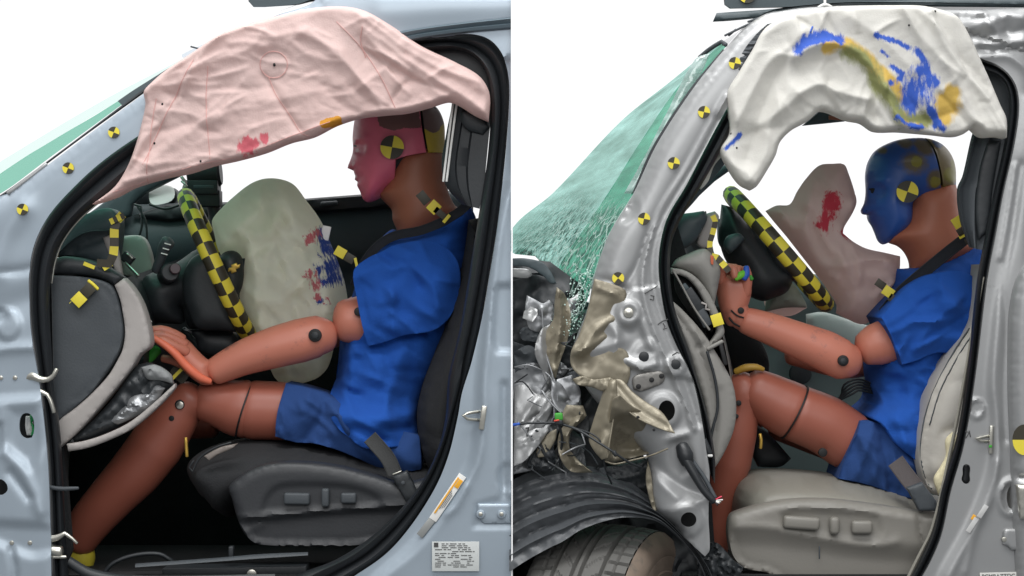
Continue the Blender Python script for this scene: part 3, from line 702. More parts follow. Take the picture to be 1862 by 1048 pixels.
# board on the roof
relief('marker_board', [(446,-25),(452,3),(460,12),(480,12),(542,8),(562,3),(700,-22)], 40, M_teal, carL, h=0, t=10, sp=12, smooth=False)
band('roof_rubber_strip', [(466,44,40),(500,32,40),(532,20,40)], [(467,47,40),(501,36,40),(533,24,40)], [(0,0),(1,0)], M_blk, carL, t=3, crump=(8,6,3))

relief('headliner_trim', [(560,120),(735,96),(800,84),(850,88),(884,112),(900,170),(898,230),(870,215),(800,175),(700,150)], 34, M_blk, carL, h=4, R=8, t=30, sp=8)
# ---- curtain airbag
cur_out = [(165,371),(205,340),(228,305),(242,270),(254,228),(262,188),(259,166),(272,150),(300,126),(345,96),(400,60),(450,42),(500,28),(560,14),(620,10),(662,18),(712,46),(765,82),(830,113),(872,138),(890,170),(888,219),(862,207),(835,190),(815,183),(780,193),(740,203),(700,207),(655,212),(610,226),(568,247),(525,258),(480,276),(430,290),(385,300),(340,314),(300,322),(240,340),(205,358)]
cf = [('c', [(462,37),(395,70),(355,120),(330,175),(300,215),(262,255),(240,300)], 9, 9), ('c', [(480,60),(455,90),(400,110),(350,130)], 10, 6),
      ('c', [(400,60),(350,95),(300,140),(262,170)], 12, 8), ('c', [(560,55),(600,90),(640,125),(672,165),(700,205)], 11, 7), ('c', [(500,70),(540,60),(580,75),(620,95)], 9, 6),
      ('c', [(650,25),(700,60),(745,95),(800,125),(870,150)], 8, 9), ('c', [(660,50),(700,80),(740,110),(800,150),(850,180),(888,210)], 8, 10), ('c', [(672,55),(715,95),(735,100)], 9, -5),
      ('c', [(660,60),(700,100),(760,140),(812,178)], 9, 7), ('c', [(735,120),(800,165),(850,195)], 9, -4), ('c', [(655,45),(655,80),(665,110)], 8, -6),
      ('c', [(640,160),(680,190),(720,200)], 12, -6), ('c', [(590,160),(620,190),(650,205)], 14, -7), ('c', [(480,140),(500,170),(535,225),(560,250)], 7, -7),
      ('c', [(225,320),(255,290),(310,200),(325,165)], 8, -7), ('c', [(240,335),(280,290),(330,250),(400,215)], 16, 6), ('c', [(390,215),(450,195),(560,170),(620,155)], 12, 5), ('c', [(400,160),(480,160),(560,135)], 9, -4),
      ('d', 498, 118, 26, 24, -4, .6), ('c', [(420,80),(450,78),(480,85)], 8, 6), ('c', [(550,60),(530,75),(560,100),(620,110)], 9, 5), ('c', [(300,240),(350,225),(375,235)], 8, -4),
      ('c', [(262,300),(330,295),(400,280)], 8, 5), ('r', [(230,330),(330,310),(440,284),(520,255),(600,224),(700,204),(800,184)], 5, 4)]
cur = relief('curtain_airbag', cur_out, -32, M_cur, carL, h=14, R=12, t=4, sp=3.4, feats=cf + wrinkles(2, 46, (230, 20, 870, 320), -25, 28, 75, 4.5, 5.5) + wrinkles(12, 40, (230, 60, 700, 320), 5, 14, 60, 3, 3.2) + wrinkles(5, 14, (640, 20, 890, 210), 38, 8, 130, 6, 9), crump=(6, 75, 4), fold=[(3, 60, -22, 3.2, 11)], sm=1, back=36,
             stains=[[(445,270,17),(462,262,14),(480,252,10),(455,262,16)], [([(588,226),(604,222),(614,218)], 9)]])
def drape(name, pts, rr, m, r, parent, lift=1.0, seg=6):
    Q = resample(pts, 8, False, True)
    P = [(q[0], q[1], r.surf(q[0], q[1]) - lift) for q in Q]
    return tube(name, P, rr, m, parent, seg=seg, conv=lambda x, y, d: rw(r, x, y, d), sp=8)
for s_ in ([(380,122),(376,170),(378,230),(384,297)], [(488,140),(500,170),(530,215),(548,243),(562,248)], [(612,40),(655,85),(692,140),(722,203)], [(660,50),(656,75),(665,105)],
           [(354,110),(320,175),(288,240),(262,300)], [(285,180),(278,220),(270,300),(268,333)], [(205,350),(300,318),(380,296),(450,282)], [(600,222),(520,252),(470,272)]):
    drape('seam', s_, .6, M_seam, cur, cur.o)
circ = [(498 + 25*math.cos(a*math.pi/10), 118 + 24*math.sin(a*math.pi/10)) for a in range(21)]
drape('seam', circ, .6, M_seam, cur, cur.o)
for x, y, r_ in ((499,118,3.5),(296,190,2.5),(281,261,2.5),(366,294,2.5)):
    drape('hole', [(x-.5,y),(x+.5,y)], r_, M_hole, cur, cur.o, lift=0)

# ---- far door, floor, firewall
fd = group('far_door', carL)
relief('door_panel', [(120,1070),(120,470),(150,400),(230,372),(460,366),(560,362),(700,352),(860,345),(860,1070)], 980, M_teal, fd, h=12, R=30, t=30, sp=24, smooth=False,
       feats=[('p', [(430,472),(860,452),(860,480),(430,500)], 8, 20), ('s', [(100,482),(460,470),(900,445)], 14, 26, [(900,300),(100,300)])], noise=(6,120))
relief('window_sill', [(240,392),(300,372),(420,368),(556,361),(700,350),(760,347),(760,372),(700,378),(556,388),(420,392),(300,402)], 940, M_blk, fd, h=10, R=10, t=20, sp=12, smooth=False)
relief('window_pillar', [(150,396),(210,352),(262,318),(330,300),(330,318),(262,352),(240,372),(236,392),(180,420)], 930, M_teal, fd, h=6, R=8, t=20, sp=12, smooth=False)
tube('belt_anchor', [(585,372,925),(612,370,925)], 5, M_char, fd)
relief('lower_lining', [(120,1070),(120,700),(300,640),(560,620),(860,600),(860,1070)], 930, M_blkd, fd, h=5, R=10, t=20, sp=30, smooth=False)
sheet('floor_pan', [V(60,1062,25), V(900,1062,25), V(900,1000,1000), V(60,1000,1000)], M_blkd, carL, .02)
sheet('firewall', [V(100,470,120), V(100,1075,60), V(60,1075,1000), V(130,470,1000)], M_blkd, carL, .02)
sheet('rear_bulkhead', [V(905,330,60), V(880,1060,60), V(905,1060,1000), V(905,380,1000)], M_blkd, carL, .02)
tube('floor_cable', [(185,1048,120),(205,1025,120),(245,1010,125),(290,1008,130),(312,1020,135)], 4, M_blk, carL)
sl_ = band('sill_plate', [(246,1025,40),(400,1014,40),(470,1008,40),(560,1004,40)], [(246,1032,30),(400,1021,30),(470,1016,30),(560,1010,30)], [(0,0),(.5,3),(1,0)], M_char, carL, t=12)
band('sill_lower_trim', [(128,1012,16),(170,1035,16),(250,1047,16),(500,1044,16)], [(120,1030,10),(165,1056,10),(250,1075,10),(500,1075,10)], [(0,0),(.3,6),(.7,6),(1,0)], M_blk, carL, t=10)
boxr('seat_rail', 430, 1036, 90, 260, 16, 60, M_blk, carL, ang=-1); cyl('rail_bolt', 458, 1044, 50, 9, 10, M_zinc, carL)
boxr('rail_foot', 421, 1004, 80, 9, 22, 20, M_blk, carL)

relief('inner_pillar_lining', [(70,470),(96,462),(104,560),(112,760),(130,1000),(110,1060),(90,1000)], 66, M_blkd, carL, t=20, sp=14, smooth=False)
# ---- dashboard
ds = group('dashboard', carL)
relief('dash_top_pad', [(94,500),(96,470),(120,466),(165,474),(205,492),(223,505),(208,520),(190,510),(160,502),(120,499)], 60, M_blk, ds, h=14, R=14, t=30, sp=5)
relief('end_panel', [(92,501),(130,502),(170,507),(193,514),(205,524),(214,546),(221,580),(223,605),(218,635),(205,660),(190,682),(165,715),(135,742),(103,768),(98,740)], 48, M_char, ds, h=5, R=7, t=30, sp=6, noise=(2,60),
       feats=[('c', [(96,505),(165,510),(200,535),(216,590),(210,640),(180,690),(140,730)], 5, -3)])
relief('end_trim', [(207,519),(224,506),(240,524),(256,552),(268,590),(273,618),(271,632),(258,642),(250,650),(240,668),(222,692),(175,748),(140,786),(109,814),(103,768),(135,742),(165,716),(195,684),(212,656),(222,634),(226,604),(223,576),(217,545)], 52, M_grey, ds, h=7, R=6, t=40, sp=5, noise=(2,50))
relief('lower_trim', [(120,808),(150,803),(190,790),(235,768),(280,732),(317,698),(318,706),(282,745),(240,780),(200,800),(160,815),(123,822)], 44, M_grey, ds, h=6, R=5, t=16, sp=4)
relief('torn_lining', [(110,812),(150,780),(200,730),(245,668),(268,660),(290,672),(316,700),(280,733),(235,766),(180,794),(125,808)], 70, M_blk, ds, h=6, R=10, t=20, sp=5, crump=(26,34,9))
relief('torn_foil', [(192,772),(222,742),(240,722),(270,712),(284,700),(300,706),(280,736),(250,756),(215,772),(205,770)], 56, M_steel, ds, h=3, R=5, t=3, sp=3.5, crump=(16,22,12), ang=30)
relief('vent_housing', [(256,668),(282,664),(310,682),(314,698),(290,692),(268,690)], 50, mat('grey_bracket', (120,122,122), .5), ds, h=3, R=5, t=10, sp=4, crump=(12,12,7))
# the dash reaching across the cabin
band('dash_top', [(96,468,110),(150,425,110),(205,418,110)], [(120,440,960),(180,404,960),(228,396,960)], [(0,0),(.3,4),(.7,4),(1,0)], M_teal, ds, t=20)
band('dash_face', [(224,508,110),(252,560,110),(262,640,110),(250,720,110)], [(330,470,940),(345,520,940),(350,620,940),(345,720,940)], [(0,0),(.3,4),(.7,4),(1,0)], M_blk, ds, t=20)
relief('cluster_hood', [(98,468),(118,420),(150,392),(195,378),(212,392),(214,420),(208,470),(205,492),(165,474),(120,466)], 150, M_teal, ds, h=10, R=16, t=60, sp=8, feats=[('c', [(104,470),(150,445),(200,425)], 4, -8)])
relief('console_panel', [(214,430),(250,428),(262,436),(272,460),(279,500),(270,505),(240,506),(222,500)], 560, M_grey, ds, h=8, R=8, t=30, sp=6)
relief('column_side', [(186,432),(205,425),(214,455),(222,500),(212,498),(200,470)], 140, M_grey, ds, h=4, R=6, t=10, sp=5)
tube('chrome_vent_trim', [(228,478,300),(238,488,290),(252,502,280)], 2.5, M_zinc, ds)
boxr('vent', 232, 470, 310, 22, 18, 20, M_blk, ds, ang=40); boxr('vent_louvre', 236, 466, 296, 16, 3, 4, M_zinc, ds, ang=40)
boxr('dash_label', 274, 583, 150, 8, 1.2, 1, M_white, ds, ang=50, bev=0)
# markers taped to the dash
tape([(152,479,40),(164,482,38),(172,487,38)], 7, 20, ds, 'marker_tape'); tape([(186,486,36),(200,478,36),(207,462,36),(208,440,38),(207,420,40),(212,402,42),(223,390,44)], 16, 15, ds, 'marker_tape', first=0)
tape([(176,478,36),(190,484,34),(204,480,34)], 14, 20, ds, 'marker_tape', first=1)
tape([(200,404,36),(226,392,36)], 11, 7, ds, 'marker_tape')
tape([(126,552,34),(140,538,34)], 1, 9, ds, 'marker_tape')
boxr('marker_patch', 143.5, 545, 33, 22, 22, 1.5, M_yel, ds, ang=-45, bev=.2); boxr('marker_patch', 160, 528, 33, 22, 20, 1.5, M_tblk, ds, ang=-45, bev=.2)
tube('marker_scrap', [(161,511,34),(168,516,34),(178,526,34)], 3, M_yel, ds)

# ---- far mirror, camera mount
mg = group('onboard_camera', carL)
cyl('camera_barrel', 372, 315, 640, 27, 60, M_blk, mg, axis=(1, 0, .1)); boxr('camera_box', 370, 342, 640, 58, 26, 50, M_blk, mg); boxr('camera_slot', 370, 340, 612, 38, 7, 3, M_teal, mg)
tube('mount_clip', [(330,322,560),(338,332,560),(332,345,560),(342,350,560)], 3, M_zinc, mg); boxr('mount_foot', 380, 362, 640, 44, 30, 40, M_blk, mg)
tube('mount_post', [(385,360,640),(392,400,640),(385,440,640)], 13, M_blk, mg)
mr_ = group('far_mirror', carL)
relief('mirror_shell', [(240,345),(262,340),(300,338),(318,345),(322,362),(312,372),(282,378),(262,372),(246,372)], 1000, M_blk, mr_, h=8, R=8, t=40, sp=6)
relief('mirror_white_reflection', tilt=(0,-.9), outline=[(271,338),(300,336),(314,342),(317,360),(307,369),(280,373),(272,362)], dep=950, m=M_white, parent=mr_, h=1, R=5, t=3, sp=6)  # plain white colour stands in for the bright surround reflected in the mirror
tube('cable', [(244,372,620),(256,376,620),(258,410,620),(250,440,620)], 2.2, M_blk, carL); tube('cable', [(272,372,620),(300,380,620),(330,372,620)], 2.2, M_blk, carL)
tube('cable', [(250,376,620),(264,400,620),(268,440,620)], 2, M_blk, carL)

# ---- steering column and wheel
sc_ = group('steering_column', carL)
relief('column_shroud', [(262,505),(280,495),(300,490),(330,472),(355,455),(380,450),(400,470),(415,520),(420,560),(430,600),(400,598),(345,598),(340,590),(332,560),(336,585),(330,590),(270,586),(262,560),(256,530)], 330, M_blk, sc_, h=60, R=50, t=6, sp=7, mirror=True)
relief('shroud_cover', [(330,500),(345,470),(372,458),(396,468),(412,520),(428,575),(430,605),(395,602),(355,598),(340,570),(330,540)], 266, M_blk, sc_, h=22, R=30, t=10, sp=7)
relief('hub_cover', [(395,470),(410,458),(425,456),(438,466),(443,490),(440,520),(430,545),(415,540)], 300, M_blk, sc_, h=30, R=24, t=6, sp=5, mirror=True)
cyl('key_housing', 306, 498, 258, 17, 60, M_blk, sc_, axis=(.3, -1, .1)); cyl('key_face', 318, 489, 222, 10, 12, mat('dark_plum', (70,52,58), .4), sc_, axis=(.3, -1, .1))
limb('wiper_stalk', [(284,492,250,9),(292,470,240,9),(300,448,235,12),(306,440,232,13)], M_char, sc_)
for dy in (0, 9, 18): boxr('stalk_mark', 305 - dy*.35, 444 + dy, 219, 12, 2, 2, M_white, sc_, ang=15, bev=0)
relief('lower_bracket', [(330,600),(420,604),(440,640),(400,650),(360,640),(352,615)], 330, M_blk, sc_, h=20, R=20, t=30, sp=8)
tube('grey_brace', [(334,600,400),(365,632,390),(396,660,380)], 6, M_teal, sc_)
swL = group('steering_wheel', carL)
ring_wheel('rim', (396, 484, 330), (125, 275), (-9.5, -1, 100), 139, 15.5, swL, nu=38, nv=4)
relief('spoke', [(405,470),(432,480),(440,520),(425,545),(400,540),(392,500)], 330, M_blk, swL, h=20, R=14, t=8, sp=6, mirror=True)
# gold cross emblem on the hub
relief('hub_emblem', [(415,488),(421,486),(420,482),(430,478),(432,482),(437,480),(435,487),(429,490),(430,494),(421,498),(419,493),(414,495)], 268, M_gold, swL, h=1.5, R=2, t=2, sp=2, smooth=False)
tube('wheel_clip', [(330,330,320),(340,338,316),(332,345,318)], 2, M_zinc, swL)

# ---- driver airbag
relief('steering_airbag', [(386,402),(402,380),(432,352),(458,333),(482,325),(510,326),(534,336),(556,364),(582,400),(600,440),(612,470),(626,512),(632,556),(626,580),(610,620),(596,668),(572,690),(520,700),(500,688),(484,650),(462,610),(448,570),(436,540),(442,500),(446,470),(430,470),(405,470),(396,452),(390,425)], 360, M_sb, carL, h=95, R=95, t=4, sp=7, mirror=True, sm=4,
       crump=(12, 70, 21), fold=[(14, 62, 60, 2.2, 5)], feats=wrinkles(3, 50, (400, 330, 630, 690), 65, 30, 90, 7, 26) + wrinkles(8, 40, (400, 330, 630, 690), 10, 40, 50, 4, 13) + [('c', [(400,455),(430,440),(460,410),(500,385)], 12, 14), ('c', [(445,420),(475,490),(480,560),(500,640)], 14, 16), ('c', [(480,335),(500,380),(560,440),(620,500)], 16, -14), ('c', [(460,480),(520,500),(590,480)], 14, 12),
              ('c', [(470,560),(510,600),(590,620)], 12, 12), ('c', [(440,360),(480,345),(500,350)], 9, -10), ('c', [(500,330),(530,370),(545,420)], 10, 10)],
       stains=[[(600,455,16),(608,485,18),(590,490,12),(612,505,14),(588,425,10),(596,440,12),(592,545,8),(602,510,12)], [(572,436,10),(580,425,8),(574,500,9),(582,520,8),(586,540,7),(604,545,5)]])
boxr('airbag_tag', 592, 424, 330, 16, 26, 3, M_white, carL, ang=12)

# ---- seat
seL = group('seat', carL)
relief('backrest', [(842,470),(852,400),(880,395),(885,500),(870,640),(850,760),(840,880),(800,890),(778,850),(762,800),(758,750),(768,700),(782,660),(806,600),(822,550)], 250, M_bseat, seL, h=130, R=46, t=6, sp=9, mirror=True, feats=[('c', [(830,560),(800,680),(790,780),(800,860)], 5, -8), ('c', [(762,770),(800,790),(840,780)], 5, -5)])
relief('cushion', [(346,846),(356,828),(390,810),(430,800),(480,797),(540,802),(600,812),(660,826),(720,842),(780,846),(830,850),(830,905),(700,905),(500,900),(440,915),(424,940),(400,925),(372,895),(352,868)], 280, M_bseat, seL, h=185, R=44, t=6, sp=8, mirror=True, sm=4, feats=[('c', [(430,838),(520,832),(620,848),(720,880)], 5, -6)])
shL = relief('side_shield', [(414,888),(428,872),(460,852),(500,842),(560,842),(620,850),(680,866),(730,880),(790,868),(840,862),(840,930),(790,950),(745,965),(700,985),(640,995),(560,996),(480,994),(458,988),(440,968),(428,940),(420,910)], 78, M_bshield, seL, h=16, R=16, t=30, sp=6,
       feats=[('s', [(424,948),(500,942),(600,932),(700,926),(840,915)], 8, -12, [(840,1100),(424,1100)]), ('c', [(424,944),(500,938),(600,928),(700,921),(840,910)], 3, 3), ('p', [(476,932),(484,905),(505,885),(560,880),(640,886),(690,905),(692,918),(620,925)], 6, -5), ('c', [(440,990),(445,970),(475,955)], 4, 3)])
boxr('seat_switch', 540, 907, 62, 47, 21, 16, M_char, seL, bev=4, ang=1); boxr('seat_switch', 592, 905, 60, 14, 33, 18, M_char, seL, bev=4); boxr('seat_switch', 634, 906, 62, 28, 19, 14, M_char, seL, bev=4)
tube('trim_line', [(457,892,66),(459,918,66),(461,943,66)], 1.3, M_gshield, seL)
relief('seat_front_clip', [(370,830),(400,814),(432,807),(424,815),(395,828),(380,838)], 86, mat('clip_grey', (120,112,106), .5), seL, h=3, R=4, t=6, sp=4)
tube('seat_wire', [(352,838,110),(344,850,110),(350,858,110),(362,834,110),(390,815,110),(420,805,110)], 2, M_blk, seL)
tube('seat_hook', [(338,797,90),(339,815,90),(340,830,90)], 3, M_gold, seL)

# ---- belts
bl = group('seat_belt', carL)
def strap(name, pts, wd, m, parent, n=30, t=2.5, dd=6):
    Q = resample(pts, 8, False, True); A = []; B = []
    for i in range(len(Q)):
        tt = Q[min(i+1, len(Q)-1)] - Q[max(i-1, 0)]; N = np.array([-tt[1], tt[0]]) / (np.hypot(tt[0], tt[1]) + 1e-9)
        A.append((Q[i][0] - N[0]*wd/2, Q[i][1] - N[1]*wd/2, Q[i][2] + dd)); B.append((Q[i][0] + N[0]*wd/2, Q[i][1] + N[1]*wd/2, Q[i][2]))
    return band(name, A, B, [(0, 0), (.06, 1.2), (.12, 0), (.5, 1), (.88, 0), (.94, 1.2), (1, 0)], m, parent, n=n, t=t, smooth=False)
strap('shoulder_webbing', [(885,335,60),(860,362,90),(828,390,140),(770,418,186),(715,430,200),(682,452,195),(658,486,200),(644,520,215)], 17, M_belt, bl, dd=10)
strap('lap_webbing', [(672,795,110),(690,815,95),(706,835,88),(718,862,82)], 28, M_belt, bl, dd=4)
relief('buckle_cover', [(712,868),(740,856),(762,900),(756,912),(738,914)], 60, M_blk, bl, h=6, R=6, t=14, sp=4, smooth=False)
boxr('buckle_slot', 722, 860, 66, 18, 3, 5, M_zinc, bl, ang=-22); cyl('rivet', 733, 878, 54, 3.5, 6, M_char, bl)
boxr('marker_patch', 770, 360, 150, 24, 17, 2, M_tblk, bl, ang=50, bev=.2); boxr('marker_patch', 789, 377, 148, 20, 21, 2, M_yel, bl, ang=43, bev=.2); boxr('marker_patch', 800, 388, 148, 24, 12, 2, M_tblk, bl, ang=40, bev=.2); boxr('marker_patch', 812, 398, 148, 6, 18, 2, M_yel, bl, ang=40, bev=.2)
boxr('marker_patch', 619, 459, 190, 20, 18, 2, M_yel, bl, ang=30, bev=.2); boxr('marker_patch', 636, 470, 190, 18, 16, 2, M_tblk, bl, ang=30, bev=.2); boxr('marker_patch', 648, 480, 184, 5, 22, 3, M_yel, bl, ang=-12, bev=.2)

# ================================================================== LEFT DUMMY
duL = empty('crash_test_dummy', 690, 850, 330, 'dummy with pink painted face and blue shirt on the black seat', 'crash dummy')
headL = [(645,217),(652,200),(672,186),(705,177),(740,177),(772,184),(795,198),(806,220),(809,250),(807,282),(800,310),(770,330),(714,343),(702,352),(690,361),(680,366),(668,368),(660,362),(654,347),(649,337),(650,331),(645,327),(646,321),(644,315),(643,311),(632,306),(633,301),(637,291),(641,279),(642,268),(641,250)]
jawL = [(645,217),(652,200),(672,186),(705,177),(740,177),(763,181),(768,225),(777,281),(745,287),(723,294),(720,325),(714,343),(702,352),(690,361),(680,366),(668,368),(660,362),(654,347),(649,337),(650,331),(645,327),(646,321),(644,315),(643,311),(632,306),(633,301),(637,291),(641,279),(642,268),(641,250)]
feh = [('d', 655, 272, 9, 8, -9, .9), ('r', [(646,258),(668,255)], 6, 4), ('r', [(650,326),(662,324)], 3, -3), ('r', [(648,310),(656,312)], 5, 3), ('r', [(715,300),(690,355)], 16, 6)]
relief('head', jawL, 330, M_pink, duL, h=74, R=64, t=3, sp=4, mirror=True, sm=4, ref=headL, feats=feh, stains=[[('poly', [(690,200),(692,235),(712,243),(735,238),(768,236),(763,181),(705,181)], 16)], [(650,275,5),(647,322,5),(645,300,4),(646,260,4)]])
relief('head_cap', [(767,181),(782,187),(797,199),(807,222),(809,250),(807,279),(781,281),(775,245)], 330, M_capL, duL, h=75, R=64, t=3, sp=4, mirror=True, sm=4, ref=headL, stains=[[('poly', [(767,181),(797,199),(808,225),(800,240),(790,246),(779,242),(772,236)], 8)]])
relief('inner_skull', headL, 330, M_hole, duL, h=60, R=64, t=3, sp=7, mirror=True, sm=4)
nk = relief('neck', [(722,270),(745,255),(800,258),(808,290),(812,335),(826,372),(845,385),(820,410),(780,440),(730,440),(721,417),(714,400),(712,382),(696,364),(686,350),(698,335),(706,310),(710,285)], 330, M_neck, duL, h=68, R=52, t=3, sp=5, mirror=True, sm=4)
target(713, 268, 246, 21.5, duL, rot=10, name='target_sticker')
# shirt
shirt_out = [(714,417),(730,424),(760,418),(800,396),(828,380),(856,376),(866,400),(860,470),(848,530),(838,590),(815,640),(795,690),(775,720),(766,760),(762,803),(713,803),(675,803),(648,786),(620,760),(607,730),(611,690),(617,640),(621,600),(640,540),(652,500),(668,462),(690,436)]
shf = wrinkles(4, 16, (610, 600, 790, 800), 65, 22, 80, 7, 14) + wrinkles(6, 14, (620, 620, 790, 800), 5, 18, 70, 5, 11) + wrinkles(9, 8, (680, 420, 850, 480), -20, 14, 70, 5, 5) + [('p', [(600,725),(640,735),(700,745),(775,740),(775,830),(700,830),(600,790)], 20, 26), ('c', [(640,620),(700,625),(760,600),(800,560)], 10, -16), ('c', [(735,640),(720,700),(700,760)], 12, 8), ('c', [(700,630),(720,680),(770,700)], 12, -7), ('c', [(620,740),(700,755),(765,740)], 10, 7), ('c', [(625,765),(690,775),(762,770)], 7, -8),
       ('c', [(650,600),(640,680),(630,740)], 14, 7), ('c', [(760,620),(745,700),(730,790)], 10, -6), ('c', [(700,440),(760,430),(840,395)], 12, 5), ('c', [(780,430),(800,480),(820,520)], 16, 6)]
shL_ = relief('shirt', shirt_out, 330, M_shirt, duL, ref=shirt_out[:14]+[(785,850),(760,870),(700,870),(600,850),(560,790),(572,730)]+shirt_out[20:], h=148, R=85, t=4, sp=6, mirror=True, sm=4, feats=shf, noise=(7,60), fold=[(6,60,62,2.6,3)])
relief('sleeve', ref=[(560,440),(668,440),(730,425),(790,425),(850,470),(850,540),(830,600),(790,630),(740,640),(706,650),(600,680)], outline=[(649,494),(668,474),(695,460),(730,445),(790,440),(830,470),(838,520),(820,575),(790,600),(740,608),(706,620),(674,628),(664,590),(655,545)], dep=240, m=M_shirt, parent=shL_.o, h=82, R=70, t=4, sp=5, mirror=True, sm=4,
       feats=wrinkles(7, 16, (655, 450, 830, 620), 50, 28, 70, 6, 11) + [('c', [(700,470),(735,478),(752,492),(765,520)], 8, -12), ('c', [(720,490),(745,485),(790,520),(800,560)], 9, 12), ('c', [(655,505),(700,480),(740,470)], 10, 7), ('c', [(662,560),(720,560),(780,590)], 12, -6), ('c', [(745,500),(720,540),(680,560)], 14, 6), ('r', [(656,500),(668,560),(682,622)], 4, -3)], noise=(6,50), fold=[(5,50,35,2.6,4)])
relief('shorts', ref=[(430,680),(560,690),(650,715),(700,760),(775,780),(785,850),(740,870),(651,850),(540,825),(430,800)], outline=[(525,695),(560,702),(600,716),(640,740),(700,770),(765,790),(768,830),(768,850),(740,852),(700,850),(651,827),(586,803),(545,800),(508,789),(512,750)], dep=250, m=M_short, parent=duL, h=76, R=52, t=4, sp=5, mirror=True, sm=4, noise=(6,40), fold=[(4,40,75,2.4,4)],
       feats=wrinkles(11, 16, (520, 700, 700, 840), 60, 24, 60, 5, 9) + [('c', [(600,720),(585,760),(560,795)], 7, -9), ('c', [(610,730),(640,780),(680,830)], 8, 8), ('c', [(600,725),(620,745),(650,760)], 8, 9), ('c', [(570,710),(560,760)], 8, 5), ('r', [(524,700),(510,785)], 4, -3)])
# arm
limb('upper_arm', [(730,560,235,44),(690,572,225,44),(650,582,215,42),(626,584,212,39)], M_skin, duL, asp=.95)
limb('forearm', [(597,612,205,30),(578,612,200,38),(545,620,196,40),(500,632,192,38),(450,648,190,33),(410,666,190,28),(391,676,190,25)], M_skin, duL, asp=.95)
cyl('elbow_bolt', 573, 610, 158, 12, 8, M_hole, duL, axis=(.05, 1, 0)); cyl('bolt_head', 573, 610, 154, 7, 5, M_blk, duL, axis=(.05, 1, 0), seg=6)
cyl('arm_bolt', 652, 567, 167, 8, 8, M_hole, duL)
# hand
hd = relief('hand', [(386,656),(376,653),(360,638),(345,622),(330,610),(312,604),(300,607),(298,616),(306,632),(318,652),(330,670),(346,686),(368,700),(386,700)], 190, M_skin, duL, h=26, R=18, t=4, sp=4, mirror=True, sm=2)
for pts in ([(330,618,185,11),(312,606,176,9),(292,600,170,8.5),(274,601,166,7)], [(335,628,180,11),(312,615,170,9),(292,609,164,8.5),(276,611,160,7)], [(338,640,172,11),(318,630,160,9),(296,619,154,8),(277,616,150,6.5)]):
    limb('finger', pts, M_skin, hd.o, seg=14)
limb('finger', [(382,694,170,5.5),(366,688,164,7.5),(350,676,158,8),(334,661,154,8),(320,645,150,7.5),(304,631,148,7),(288,620,146,6.5),(278,614,145,5.5)], M_orp, hd.o, seg=14)
limb('thumb', [(352,676,200,10),(330,662,205,9),(312,655,208,8),(296,652,210,7)], M_skin, hd.o, seg=14)
limb('green_finger_tape', [(286,636,205,9),(274,648,206,10),(270,655,206,7)], M_green, hd.o, seg=12)
tape([(312,672,214),(338,692,214)], 20, 26, duL, 'marker_tape', first=1); tape([(312,690,190),(330,672,190)], 6, 30, duL, 'marker_tape')
# legs
limb('thigh', [(590,768,250,36),(556,758,245,46),(520,749,238,53),(462,746,232,54),(455,745,232,53)], M_leg_shaded, duL)
limb('knee_section', [(447,744,232,53),(430,742,232,52),(405,735,232,46),(372,728,230,38)], M_leg_shaded, duL)
cyl('joint_gap', 446, 746, 232, 54.2, 3, M_hole, duL, axis=(1,0,-.31), seg=48, bev=.004)
limb('shin', [(352,722,226,34),(334,738,228,36),(318,762,232,42),(285,808,240,50),(246,858,250,48),(205,902,260,43),(165,948,270,39),(140,985,276,34)], M_leg_shaded, duL)
cyl('knee_bolt', 327, 736, 192, 9, 6, M_hole, duL); cyl('bolt_head', 327, 737, 188, 7, 4, M_zinc, duL); cyl('knee_bolt', 312, 761, 190, 5, 5, M_hole, duL)
relief('shoe', [(120,980),(160,985),(172,1010),(168,1035),(130,1045),(100,1040)], 280, mat('yellow_shoe_tape', (206,190,60), .6), duL, h=26, R=20, t=6, sp=6, mirror=True)
limb('far_thigh', [(620,780,420,46),(500,750,430,46),(400,745,440,40)], M_leg_shaded, duL)
limb('far_shin', [(385,765,440,32),(330,770,445,34),(280,820,450,32),(220,890,455,30),(160,960,455,28)], M_leg_shaded, duL)
limb('far_arm', [(680,560,440,38),(600,600,430,34),(520,625,420,30),(460,640,410,26)], M_skin, duL)

# ================================================================== RIGHT CAR
carR = empty('car', 1400, 1060, 300, 'wrecked silver car with crushed front, shattered green windshield, white curtain airbag and grey seat', 'car')
sealR_out = [(1290,860),(1284,820),(1275,760),(1262,700),(1248,665),(1230,630),(1212,585),(1201,530),(1197,480),(1203,430),(1217,388),(1246,340),(1290,255),(1326,190),(1370,120),(1420,70),(1500,45),(1600,45),(1700,70),(1790,108),(1812,116),(1836,134),(1851,160),(1855,200),(1846,265),(1828,345),(1814,420),(1797,512),(1775,690),(1755,810),(1731,895),(1714,973),(1694,1022),(1664,1075)]
outerR = [(1860,1075),(1885,1075),(1885,10),(1745,14),(1640,8),(1560,6),(1470,10),(1425,16),(1390,24),(1352,52),(1321,86),(1264,157),(1197,260),(1154,350),(1109,425),(1081,505),(1070,560),(1050,612),(1040,650),(1062,700),(1110,760),(1170,820),(1182,845),(1180,900),(1195,935),(1240,975),(1282,1012),(1290,1000),(1288,940)]
